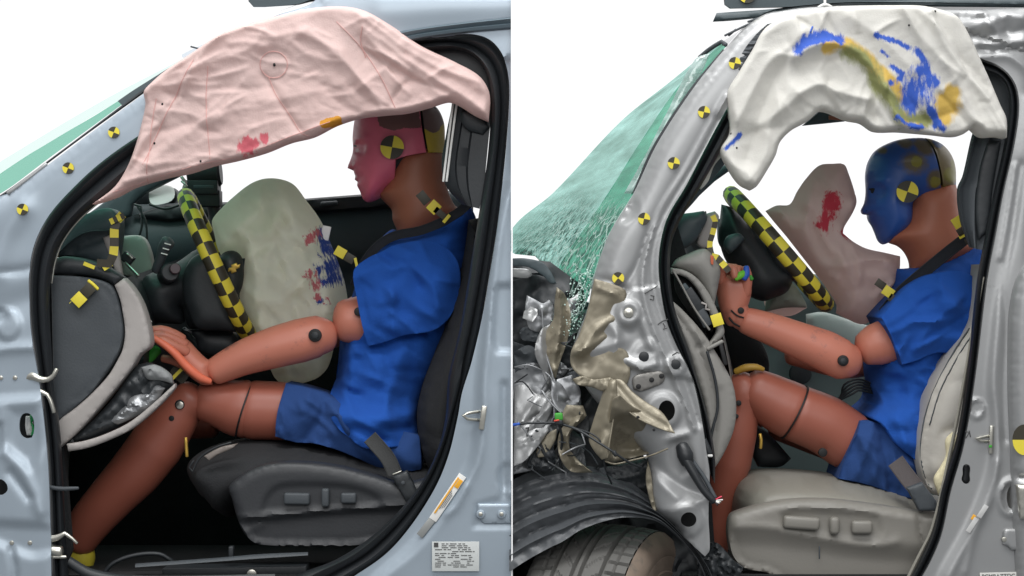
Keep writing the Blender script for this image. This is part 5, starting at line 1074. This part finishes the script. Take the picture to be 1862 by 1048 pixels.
# ---- white curtain airbag
curR_out = [(1325,165),(1345,130),(1368,92),(1393,50),(1435,27),(1500,13),(1560,9),(1620,8),(1680,9),(1720,18),(1745,30),(1768,68),(1785,105),(1803,145),(1822,190),(1833,215),(1834,250),(1818,247),(1790,247),(1771,232),(1747,246),(1700,243),(1640,238),(1595,237),(1570,222),(1545,217),(1497,200),(1470,220),(1440,237),(1420,258),(1412,282),(1395,312),(1378,338),(1368,345),(1348,334),(1328,306),(1314,272),(1330,240),(1327,200)]
cfR = [('c', [(1440,90),(1410,150),(1390,200),(1360,290)], 20, -14), ('c', [(1460,60),(1430,90),(1400,110),(1370,160),(1340,220)], 14, 12), ('c', [(1445,105),(1480,85),(1530,85),(1570,110),(1600,150),(1620,200),(1650,238)], 12, 22), ('c', [(1500,95),(1555,105),(1590,160),(1595,210)], 16, -16),
       ('c', [(1450,170),(1490,155),(1530,170),(1575,182)], 9, 12), ('c', [(1505,150),(1500,170),(1520,200)], 10, -9), ('c', [(1575,180),(1570,215),(1590,232)], 8, 10), ('c', [(1385,225),(1420,200),(1450,175)], 12, 10), ('c', [(1360,330),(1390,280),(1400,220),(1440,160)], 12, 10),
       ('c', [(1690,25),(1715,80),(1760,140),(1800,190),(1825,240)], 7, 14), ('c', [(1700,30),(1735,95),(1790,150),(1815,200)], 12, -9), ('c', [(1640,20),(1665,60),(1710,110),(1750,170),(1780,225)], 12, 9), ('c', [(1747,190),(1765,215),(1790,235)], 9, 10), ('c', [(1745,200),(1700,215),(1650,225)], 12, -8),
       ('c', [(1540,30),(1600,70),(1660,130)], 18, 8), ('c', [(1330,300),(1350,310),(1370,330)], 8, 7), ('c', [(1320,270),(1370,240),(1420,230)], 14, -6)]
curR = relief('curtain_airbag', curR_out, -34, M_curR, carR, h=14, R=12, t=4, sp=3.4, feats=cfR + wrinkles(22, 26, (1400, 20, 1620, 240), 60, 25, 90, 6, 6) + wrinkles(23, 18, (1600, 20, 1830, 240), 55, 12, 120, 6, 7) + wrinkles(28, 24, (1330, 60, 1830, 330), 10, 50, 45, 3.5, 3.5), crump=(4, 80, 14), fold=[(4, 70, 62, 3.4, 21)], sm=1, back=36,
              stains=[[([(1500,85),(1530,80),(1560,95),(1590,125),(1600,145)], 15), ([(1600,130),(1620,150),(1635,175)], 13), (1722,190,26),(1730,170,18),(1715,215,20),(1675,225,14),(1650,215,16)],
                      [([(1540,95),(1575,115),(1600,160),(1625,190),(1636,215)], 16), ([(1655,215),(1690,218)], 14)],
                      [([(1450,92),(1472,70),(1495,66),(1524,72)], 11), ([(1455,85),(1470,78),(1510,72)], 9), ([(1590,66),(1625,75),(1650,88)], 5.5), ([(1603,95),(1612,104)], 4), ([(1668,95),(1680,110),(1684,130),(1700,150)], 9), (1665,165,34), (1690,150,18), (1655,185,24), (1672,130,16), ([(1620,122),(1640,135),(1635,145)], 6), ([(1690,200),(1708,225),(1714,232)], 8), (1702,228,9), (1618,152,6), ([(1630,215),(1650,228),(1680,232)], 5), ([(1321,270),(1345,245)], 4)]])
for x, y, r_ in ((1700,21,2.2),(1650,48,2),(1331,243,2.2),(1340,269,2.2)): drape('hole', [(x-.5,y),(x+.5,y)], r_, M_hole, curR, curR.o, lift=0)
drape('blue_streak', [(1472,60),(1476,50)], 1.6, M_bluep, curR, curR.o)
relief('torn_shreds', [(1318,262),(1330,268),(1300,300),(1288,330),(1275,345),(1268,340),(1285,305)], 30, M_curR, curR.o, h=3, R=5, t=3, sp=4, crump=(10,12,3))

relief('headliner_trim', [(1740,110),(1795,122),(1828,145),(1842,180),(1842,262),(1815,256),(1780,200)], 34, M_char, carR, h=4, R=8, t=30, sp=8)
# ---- cabin surroundings
fdR = group('far_door', carR)
relief('door_panel', [(1200,1070),(1200,505),(1290,470),(1400,492),(1560,505),(1740,505),(1790,510),(1780,1070)], 980, mat('slate_green_trim', (112,126,126), .55, var=.05), fdR, h=12, R=30, t=30, sp=22, smooth=False,
       feats=[('s', [(1240,590),(1400,610),(1470,560),(1700,560)], 10, 18, [(1700,300),(1240,300)]), ('d', 1455, 680, 22, 22, -10, .3)])
relief('white_side_bag', [(1468,572),(1500,568),(1570,590),(1610,600),(1640,640),(1600,660),(1500,625),(1470,612)], 900, mat('side_bag_cloth', (196,204,200), .8), fdR, h=20, R=20, t=6, sp=10)
relief('pale_bag', [(1392,545),(1420,510),(1445,520),(1462,545),(1470,560),(1440,575),(1400,572)], 860, M_sbR, fdR, h=20, R=18, t=6, sp=8, crump=(20,30,6))
cyl('door_speaker', 1455, 680, 940, 20, 16, M_blk, fdR)
sheet('floor_pan', [V(1240,1062,25), V(1780,1062,25), V(1780,1000,1000), V(1240,1000,1000)], M_blkd, carR, .02)
sheet('firewall', [V(1250,486,170), V(1290,1075,90), V(1230,1075,1000), V(1232,486,1000)], M_blkd, carR, .02)
relief('far_roof_rail', [(1460,228),(1495,198),(1540,214),(1538,220),(1500,224)], 900, M_teal, carR, h=3, R=5, t=20, sp=6, smooth=False)
relief('far_rail_liner', [(1508,210),(1535,213),(1535,219),(1508,217)], 880, M_neck, carR, h=2, R=4, t=8, sp=5, smooth=False)
relief('far_pillar', [(1245,372),(1262,345),(1300,310),(1340,286),(1400,246),(1404,254),(1345,298),(1300,330),(1272,356),(1250,380)], 900, M_teal, carR, h=5, R=6, t=30, sp=8, smooth=False)
relief('pillar_trim', [(1330,185),(1350,230),(1330,280),(1300,322),(1262,368),(1240,392),(1236,372),(1262,340),(1295,275)], 44, M_teal, carR, h=8, R=10, t=14, sp=6)
band('rear_trim_panel', [(1774,228,30),(1766,250,30),(1750,320,30),(1740,345,30),(1745,400,30),(1762,450,30)], [(1836,240,20),(1830,262,20),(1814,320,20),(1808,350,20),(1800,400,20),(1786,455,20)], [(0,-4),(.08,5),(.16,-4),(.3,4),(.42,10),(.5,10),(.56,2),(.62,0),(1,4)], M_char, carR, t=8)
relief('rear_headrest_cover', [(1796,260),(1822,255),(1806,345),(1796,420),(1780,436),(1775,380),(1782,310)], 14, M_blk, carR, h=5, R=8, t=6, sp=5)

relief('inner_pillar_lining', [(1206,400),(1226,392),(1250,470),(1262,560),(1300,640),(1310,760),(1300,860),(1280,860),(1262,740),(1225,620)], 96, M_blkd, carR, t=20, sp=14, smooth=False)
# ---- dash right
dr = group('dashboard', carR)
relief('dash_top_pad', [(1222,470),(1216,440),(1226,405),(1240,390),(1262,386),(1281,383),(1288,394),(1280,415),(1262,442),(1240,456)], 120, M_teal, dr, h=16, R=18, t=40, sp=6)
band('dash_top', [(1225,470,140),(1232,400,140),(1284,384,140)], [(1250,500,960),(1262,480,960),(1300,470,960)], [(0,0),(.5,4),(1,0)], M_teal, dr, t=20)
relief('end_cover', [(1225,484),(1232,472),(1252,462),(1283,452),(1300,466),(1312,490),(1308,520),(1303,545),(1300,560),(1290,540),(1276,515),(1262,500),(1240,490)], 62, M_gdash, dr, h=22, R=26, t=50, sp=5)
relief('end_trim', [(1221,487),(1240,490),(1258,498),(1274,512),(1290,534),(1304,562),(1315,590),(1318,606),(1310,618),(1298,626),(1292,635),(1286,628),(1298,614),(1304,600),(1296,580),(1282,552),(1268,526),(1252,508),(1236,500),(1222,498)], 40, M_gdash, dr, h=7, R=6, t=22, sp=4)
relief('fuse_cavity', [(1226,500),(1250,508),(1268,528),(1284,556),(1298,588),(1296,605),(1280,600),(1262,580),(1240,550),(1228,525)], 60, M_hole, dr, h=2, R=4, t=6, sp=5, crump=(20,16,4))
boxr('fuse_block', 1262, 545, 44, 46, 18, 16, M_blk, dr, ang=55, bev=2); boxr('fuse_block', 1280, 578, 44, 34, 18, 16, M_char, dr, ang=62, bev=2); boxr('fuse_block', 1246, 524, 46, 16, 12, 12, M_teal, dr, ang=50)
tube('trim_clip', [(1276,551,36),(1284,554,34),(1283,562,34),(1290,564,36)], 2, M_grey, dr)
relief('kick_panel', [(1218,560),(1224,548),(1238,560),(1262,585),(1284,612),(1302,640),(1320,670),(1334,700),(1340,740),(1336,780),(1320,820),(1302,850),(1288,862),(1290,800),(1284,745),(1268,690),(1246,625)], 30, M_gdash, dr, h=10, R=12, t=26, sp=5,
       feats=[('c', [(1230,570),(1262,620),(1290,690),(1302,760),(1296,830)], 3, -6), ('c', [(1262,600),(1290,650),(1308,700)], 3, 4), ('c', [(1272,632),(1284,624),(1292,640)], 3, -6)])
tube('panel_cable', [(1286,640,16),(1300,690,16),(1305,740,16),(1296,780,16),(1290,810,16)], 2.6, M_blk, dr)
tube('panel_rib', [(1226,495,34),(1240,520,34),(1262,560,34),(1290,600,34)], 2, M_gdash, dr)
boxr('panel_slot', 1315, 645, 20, 8, 40, 6, M_hole, dr, ang=-14); boxr('panel_slot', 1300, 628, 22, 34, 7, 12, M_gdash, dr, ang=-28, bev=3)
band('dash_face', [(1262,470,130),(1286,520,120),(1306,580,110),(1322,650,100),(1330,700,100)], [(1262,486,960),(1290,540,960),(1320,600,960),(1340,660,960),(1350,700,960)], [(0,0),(.3,4),(.7,4),(1,0)], M_gdash, dr, t=20)
relief('column_bracket', [(1290,560),(1330,560),(1372,600),(1400,650),(1398,690),(1370,720),(1336,690),(1310,640)], 420, M_blkd, dr, h=30, R=30, t=20, sp=8)
relief('vent_surround', [(1282,392),(1300,384),(1308,394),(1300,420),(1290,448),(1278,452),(1268,442)], 140, M_grey, dr, h=5, R=6, t=20, sp=4)
relief('center_vent', [(1306,398),(1330,395),(1340,440),(1322,462),(1308,440)], 600, M_teal, dr, h=8, R=8, t=20, sp=6)
tape([(1296,392,60),(1301,404,60),(1296,425,60),(1289,446,60),(1294,462,58)], 10, 13, dr, 'marker_tape'); tape([(1294,466,56),(1304,468,54),(1318,484,52),(1326,494,52)], 12, 11, dr, 'marker_tape', first=0)
boxr('marker_patch', 1304, 582, 30, 20, 22, 1.5, M_yel, dr, ang=-18, bev=.2)
relief('orange_smear', [(1292,464),(1298,466),(1297,482),(1293,480)], 40, mat('orange_smear', (190,96,62), .6), dr, h=.5, R=2, t=1.5, sp=2)

# ---- steering wheel and airbag right
scR = group('steering_column', carR)
relief('column_shroud', [(1312,372),(1330,378),(1380,430),(1420,480),(1446,500),(1432,530),(1400,545),(1385,548),(1350,530),(1340,500),(1318,470),(1308,430)], 340, M_blk, scR, h=60, R=40, t=6, sp=7, mirror=True)
relief('stalk', [(1324,430),(1345,424),(1356,434),(1340,452),(1328,462),(1318,448)], 260, M_teal, scR, h=10, R=8, t=20, sp=5)
relief('hub_cover', [(1380,420),(1415,425),(1460,500),(1440,512),(1400,490)], 330, M_blk, scR, h=36, R=22, t=6, sp=6, mirror=True)
swR = group('steering_wheel', carR)
ring_wheel('rim', (1415, 453, 330), (192, 224), (9, -2, 100), 131, 15.5, swR, nu=36, nv=4)
relief('spoke', [(1366,400),(1400,440),(1440,486),(1428,492),(1396,470),(1360,430)], 336, M_blk, swR, h=26, R=14, t=8, sp=6, mirror=True)
relief('steering_airbag', [(1392,384),(1412,374),(1436,372),(1450,348),(1466,325),(1490,301),(1515,298),(1534,299),(1543,318),(1552,345),(1557,368),(1550,388),(1534,415),(1532,424),(1552,440),(1575,452),(1610,460),(1636,466),(1635,490),(1627,515),(1612,540),(1597,558),(1590,575),(1580,586),(1565,590),(1540,580),(1520,570),(1522,556),(1500,520),(1480,494),(1455,462),(1430,430),(1408,404)], 370, M_sbR, carR, h=66, R=60, t=4, sp=6, mirror=True, sm=4,
       crump=(8, 60, 27), fold=[(10, 60, 55, 2.4, 15)], feats=wrinkles(33, 30, (1400, 300, 1630, 590), 60, 30, 80, 6, 18) + [('c', [(1450,470),(1500,485),(1555,475),(1590,470)], 9, 14), ('c', [(1440,375),(1470,420),(1500,470)], 10, -14), ('c', [(1470,330),(1475,400),(1500,460)], 12, 12), ('c', [(1535,300),(1540,370),(1520,430)], 8, 8), ('c', [(1556,480),(1548,530),(1540,575)], 6, 8), ('c', [(1530,430),(1560,460),(1600,480)], 9, 12), ('c', [(1500,490),(1560,520),(1600,540)], 12, -9)],
       stains=[[([(1502,365),(1498,390),(1488,412)], 14), (1478,412,7), (1505,375,12), ([(1525,425),(1538,430)], 8)]])
relief('loose_cloth', [(1410,510),(1440,512),(1466,548),(1470,560),(1430,560),(1392,568),(1396,545)], 420, mat('pale_green_cloth', (150,158,146), .8, fold=.3), swR, h=16, R=16, t=4, sp=6, crump=(20,24,5))

# ---- seat right
seR = group('seat', carR)
br = relief('backrest', [(1795,480),(1788,505),(1772,592),(1752,626),(1728,662),(1704,706),(1690,750),(1680,800),(1678,845),(1686,876),(1700,900),(1720,905),(1760,880),(1830,700),(1850,480)], 120, mat('pale_grey_leather', (176,172,164), .55, var=.05, bump=.14, bs=120, fold=.15), seR, h=40, R=44, t=120, sp=6,
       feats=[('c', [(1776,600),(1740,650),(1708,712),(1690,770),(1684,840),(1700,890)], 5, -10), ('c', [(1770,690),(1720,700),(1700,720)], 12, -4), ('c', [(1740,780),(1715,790),(1700,830)], 10, -7), ('c', [(1725,860),(1700,880)], 8, -6)])
drape('backrest_piping', [(1770,598),(1736,650),(1704,712),(1686,770),(1680,830),(1690,876),(1704,898)], 1.6, M_char, br, seR, lift=1); drape('backrest_piping', [(1776,604),(1742,656),(1712,716),(1694,774)], 1.2, M_char, br, seR, lift=1)
relief('torn_foam', [(1722,800),(1736,785),(1744,800),(1730,830),(1722,880),(1708,900),(1700,872),(1712,850),(1722,830)], 74, mat('cream_foam', (222,212,176), .9, bump=.4, bs=80), seR, h=5, R=6, t=8, sp=4, crump=(8,10,3))
relief('cushion', [(1327,925),(1330,895),(1343,870),(1370,858),(1400,855),(1450,856),(1510,862),(1560,871),(1620,888),(1665,902),(1720,905),(1720,960),(1500,960),(1345,955),(1330,945)], 260, M_gseat, seR, h=180, R=36, t=6, sp=7, mirror=True, sm=4, feats=[('c', [(1352,942),(1360,900),(1374,880),(1420,872),(1480,876),(1560,890),(1620,906),(1700,920)], 3.5, -6)])
shR = relief('side_shield', [(1325,960),(1330,940),(1345,932),(1400,916),(1450,909),(1520,910),(1600,920),(1670,931),(1720,934),(1720,960),(1690,1075),(1450,1075),(1400,1046),(1355,1036),(1334,1015),(1326,985)], 66, M_gshield, seR, h=18, R=18, t=30, sp=6,
       feats=[('c', [(1330,958),(1390,958),(1480,975),(1600,992),(1630,985)], 6, 4), ('s', [(1327,975),(1400,978),(1470,985),(1560,1000),(1720,1010)], 22, -12, [(1720,1150),(1327,1150)]), ('p', [(1420,936),(1450,928),(1560,932),(1596,938),(1603,965),(1594,985),(1560,986),(1480,972),(1425,962)], 7, -6), ('c', [(1670,932),(1676,975),(1684,1000)], 2.5, -7), ('c', [(1345,932),(1450,920),(1700,942)], 6, 3)])
boxr('seat_switch', 1457, 951, 46, 66, 23, 20, M_gshield, seR, bev=6, ang=4); boxr('seat_switch', 1517, 956, 44, 18, 32, 22, M_gshield, seR, bev=7); boxr('seat_switch', 1567, 959, 46, 38, 24, 16, M_gshield, seR, bev=6)
tube('trim_slot', [(1490,994,47),(1490,1016,47)], 1.4, M_char, seR)

# ---- belts right
blR = group('seat_belt', carR)
strap('shoulder_webbing', [(1830,352,56),(1800,382,110),(1765,425,180),(1720,462,206),(1680,495,205),(1640,530,210),(1606,570,230)], 22, M_belt, blR, dd=10)
strap('lap_webbing', [(1628,838,110),(1650,868,90),(1668,890,74),(1690,922,50)], 32, mat('brown_webbing', (72,66,66), .75, bump=.3, bs=300), blR, dd=4)
relief('anchor_cover', [(1650,888),(1678,878),(1704,912),(1704,930),(1672,930)], 44, M_char, blR, h=5, R=5, t=12, sp=4, smooth=False)
for (x, y, w2, h2, a, m_) in ((1742,404,20,20,-32,M_yel),(1750,420,20,14,-32,M_tblk),(1753,428,20,6,-28,M_yel),(1764,436,20,10,-30,M_tblk),(1601,517,18,14,35,M_tblk),(1615,531,20,18,35,M_yel),(1625,545,20,14,35,M_tblk)): boxr('marker_patch', x, y, 150 if x > 1700 else 196, w2, h2, 2, m_, blR, ang=a, bev=.2)

# ================================================================== RIGHT DUMMY
duR = empty('crash_test_dummy', 1600, 900, 330, 'dummy with blue painted face and blue shirt on the grey seat of the wrecked car', 'crash dummy')
headR = [(1577,300),(1582,288),(1590,276),(1606,265),(1632,255),(1664,251),(1690,253),(1712,263),(1727,280),(1735,300),(1737,325),(1734,345),(1700,362),(1660,374),(1660,400),(1650,420),(1630,434),(1617,441),(1605,445),(1597,438),(1592,426),(1589,419),(1586,412),(1580,403),(1578,398),(1577,391),(1569,390),(1566,383),(1572,370),(1575,350),(1574,320)]
faceR = [(1577,300),(1582,288),(1590,276),(1606,265),(1632,255),(1664,251),(1677,252),(1686,275),(1694,310),(1704,352),(1662,362),(1661,385),(1657,405),(1650,420),(1630,434),(1617,441),(1605,445),(1597,438),(1592,426),(1589,419),(1586,412),(1580,403),(1578,398),(1577,391),(1569,390),(1566,383),(1572,370),(1575,350),(1574,320)]
fehR = [('d', 1588, 350, 9, 8, -9, .9), ('r', [(1578,336),(1600,332)], 6, 4), ('r', [(1582,404),(1596,402)], 3, -3), ('r', [(1580,388),(1590,392)], 5, 3), ('r', [(1655,380),(1630,430)], 16, 6)]
relief('head', faceR, 330, M_blueh, duR, h=74, R=64, t=3, sp=4, mirror=True, sm=4, ref=headR, feats=fehR, stains=[[(1650,300,26),(1670,270,22),(1640,262,16),(1690,330,18),(1600,275,9)], [(1655,298,14),(1690,335,12),(1650,350,10)]])
relief('head_cap', [(1681,252),(1690,254),(1712,264),(1727,280),(1735,300),(1737,325),(1733,347),(1708,352),(1698,312),(1690,275)], 330, M_capR, duR, h=75, R=64, t=3, sp=4, mirror=True, sm=4, ref=headR, stains=[[(1720,320,16),(1728,300,10),(1700,345,9)], [(1700,262,12),(1735,340,8)]])
relief('inner_skull', headR, 330, M_hole, duR, h=60, R=64, t=3, sp=7, mirror=True, sm=4)
relief('neck', [(1654,345),(1690,330),(1733,322),(1742,360),(1748,395),(1762,425),(1785,442),(1760,475),(1700,500),(1655,492),(1653,475),(1644,458),(1632,448),(1614,441),(1608,432),(1622,415),(1640,400),(1645,375)], 330, mat('red_brown_rubber_skin', (166,100,76), .5, var=.12, vs=5, bump=.05), duR, h=68, R=50, t=3, sp=5, mirror=True, sm=4)
target(1650, 349, 246, 20, duR, rot=20)
shRo = [(1630,489),(1650,488),(1690,480),(1740,458),(1770,444),(1790,441),(1800,452),(1795,500),(1785,560),(1765,610),(1735,660),(1708,710),(1690,770),(1680,820),(1676,847),(1653,847),(1635,825),(1612,806),(1596,790),(1580,765),(1561,752),(1584,728),(1576,695),(1573,660),(1590,600),(1600,560),(1625,515)]
shf2 = wrinkles(24, 16, (1580, 640, 1720, 840), 60, 22, 80, 7, 14) + wrinkles(26, 14, (1570, 660, 1700, 840), -5, 18, 70, 5, 11) + wrinkles(29, 8, (1640, 470, 1790, 520), -20, 14, 70, 5, 5) + [('p', [(1550,740),(1600,735),(1700,750),(1690,860),(1640,860),(1560,790)], 20, 26), ('c', [(1580,680),(1640,680),(1700,640)], 12, -14), ('c', [(1690,640),(1660,710),(1640,790)], 12, 9), ('c', [(1590,740),(1640,740),(1690,760)], 9, 9), ('c', [(1600,770),(1640,775),(1685,790)], 8, -9), ('c', [(1610,790),(1640,800),(1680,810)], 7, 7), ('c', [(1575,670),(1600,720),(1610,770)], 12, 6), ('c', [(1650,490),(1720,470),(1790,450)], 10, 6), ('c', [(1740,480),(1770,530),(1770,590)], 12, 6)]
shR_ = relief('shirt', shRo, 330, M_shirt, duR, ref=shRo[:13]+[(1700,840),(1690,900),(1640,900),(1580,850),(1520,780),(1530,720)]+shRo[22:], h=148, R=85, t=4, sp=6, mirror=True, sm=4, feats=shf2, noise=(7,60), fold=[(6,60,55,2.6,13)])
relief('sleeve', ref=[(1520,560),(1615,510),(1680,480),(1740,475),(1795,515),(1800,580),(1780,630),(1735,660),(1689,665),(1650,690),(1560,720)], outline=[(1588,576),(1615,545),(1640,520),(1680,500),(1740,495),(1775,525),(1780,575),(1765,615),(1735,640),(1689,640),(1650,655),(1627,661),(1610,620)], dep=236, m=M_shirt, parent=shR_.o, h=82, R=66, t=4, sp=5, mirror=True, sm=4,
       feats=wrinkles(27, 16, (1600, 510, 1780, 650), -30, 26, 70, 6, 11) + [('c', [(1640,535),(1680,520),(1720,535)], 9, 10), ('c', [(1655,530),(1700,520),(1735,550)], 8, -10), ('c', [(1600,585),(1650,560),(1710,560)], 12, 7), ('c', [(1630,640),(1680,610),(1740,600)], 12, -7), ('c', [(1720,560),(1750,590),(1745,625)], 10, 9), ('r', [(1594,574),(1614,618),(1634,656)], 4, -3)], noise=(6,50), fold=[(5,50,-35,2.6,14)])
relief('shorts', ref=[(1470,730),(1560,740),(1620,760),(1690,820),(1700,890),(1660,925),(1574,905),(1500,890),(1420,870)], outline=[(1554,762),(1572,762),(1600,772),(1640,800),(1670,830),(1676,870),(1665,898),(1653,902),(1615,892),(1574,878),(1545,870),(1513,864),(1530,815)], dep=250, m=M_short, parent=duR, h=76, R=50, t=4, sp=5, mirror=True, sm=4, noise=(6,40), fold=[(4,40,72,2.6,14)],
       feats=wrinkles(31, 16, (1520, 760, 1670, 890), 72, 18, 80, 5, 9) + [('c', [(1575,765),(1560,810),(1540,865)], 7, 8), ('c', [(1590,775),(1595,820),(1610,880)], 8, -9), ('c', [(1600,780),(1640,840),(1650,890)], 8, 8), ('r', [(1556,764),(1535,815),(1519,862)], 4, -3), ('c', [(1570,780),(1580,840),(1570,870)], 6, 6)])
limb('upper_arm', [(1690,595,235,42),(1660,605,228,42),(1620,618,215,41),(1590,628,210,38),(1575,634,208,32)], M_skin, duR, asp=.95)
limb('forearm', [(1549,656,205,30),(1532,654,200,37),(1500,638,196,37),(1450,618,192,33),(1400,598,188,29),(1368,587,186,26),(1356,583,186,24)], M_skin, duR, asp=.95)
cyl('elbow_bolt', 1533, 656, 158, 10, 8, M_hole, duR); cyl('bolt_head', 1533, 657, 154, 6, 5, M_blk, duR, seg=6)
limb('wrist', [(1352,584,188,20),(1342,572,188,23),(1336,560,188,24)], M_skin, duR); tube('wrist_groove', [(1326,578,166),(1334,588,164),(1345,594,164)], 1.8, M_hole, duR); tube('wrist_groove', [(1330,565,162),(1340,574,160),(1352,578,162)], 1.6, M_hole, duR)
hr = relief('hand', [(1324,592),(1312,570),(1305,545),(1303,520),(1308,506),(1322,498),(1345,500),(1362,506),(1367,525),(1363,548),(1354,570),(1340,594)], 190, M_skin, duR, h=28, R=20, t=4, sp=4, mirror=True, sm=2)
cyl('wrist_bolt', 1347, 565, 164, 6, 5, M_hole, duR)
for k, pts in enumerate(([(1312,512,180,9),(1312,494,172,8.5),(1322,486,160,8),(1334,490,150,7.5),(1336,504,148,7)], [(1316,516,196,9),(1318,498,192,8.5),(1330,487,182,8),(1342,490,172,7.5),(1342,504,168,7)], [(1322,518,212,9),(1326,500,210,8.5),(1338,490,202,8),(1350,492,192,7.5),(1350,506,188,7)], [(1328,520,226,8),(1334,504,226,7.5),(1346,494,220,7),(1356,496,212,6.5)])):
    limb('finger', pts, M_skin, hr.o, seg=14)
limb('thumb', [(1354,534,176,11),(1358,514,168,10),(1358,500,164,9.5),(1355,488,162,8)], M_skin, hr.o, seg=14)
tube('blue_paint', [(1357,486,154,5),(1357,498,153,7),(1352,506,152,7)], 7, M_bluep, hr.o); tube('green_paint', [(1338,508,146,4),(1348,500,148,7),(1352,496,152,5)], 6, mat('lime_paint', (110,190,50), .5), hr.o); tube('green_paint', [(1364,502,158,3),(1367,508,158,4)], 4, M_green, hr.o)
limb('thigh', [(1602,836,250,36),(1570,822,246,48),(1540,800,240,54),(1500,773,234,54),(1450,752,230,52)], M_leg_shaded, duR)
limb('knee_section', [(1441,748,230,52),(1420,738,230,51),(1392,722,228,46),(1368,708,226,40)], M_leg_shaded, duR)
cyl('joint_gap', 1445, 750, 230, 53.4, 3, M_hole, duR, axis=(1,0,-.5), seg=48, bev=.004)
limb('shin', [(1362,706,226,36),(1352,715,228,38),(1346,745,230,34),(1338,790,236,38),(1328,840,244,38),(1316,890,252,32),(1308,940,260,27),(1300,1000,266,24)], M_leg_shaded, duR)
tube('yellow_kneecap_paint', [(1338,676,208,6),(1356,669,200,7),(1376,668,198,6),(1388,672,200,4)], 7, mat('ochre_paint', (172,136,52), .5), duR)
for x, y, r_ in ((1343,733,5),(1339,757,4),(1496,823,8)): cyl('knee_bolt', x, y, 193 if x < 1400 else 184, r_, 8, M_hole, duR)
limb('far_thigh', [(1640,830,420,50),(1540,800,430,48),(1420,760,440,42)], M_leg_shaded, duR); limb('far_shin', [(1375,740,440,32),(1345,780,445,32),(1335,850,450,30),(1320,930,455,26)], M_leg_shaded, duR)
limb('far_arm', [(1660,600,440,38),(1600,640,430,34),(1540,660,420,28),(1440,640,420,24)], M_skin, duR)
for i in range(5): tube('sensor_cable', [(1530-i*3,720+i*3,300),(1535+i*4,700+i*4,290),(1560,690+i*5,290),(1590,700+i*4,300)], 2, M_blk, duR)
tube('keys', [(1382,790,150),(1384,800,150),(1383,815,150)], 3, M_gold, carR); relief('lower_shroud', [(1372,770),(1400,790),(1440,835),(1420,850),(1380,850),(1368,820)], 380, M_blk, carR, h=10, R=12, t=20, sp=6)
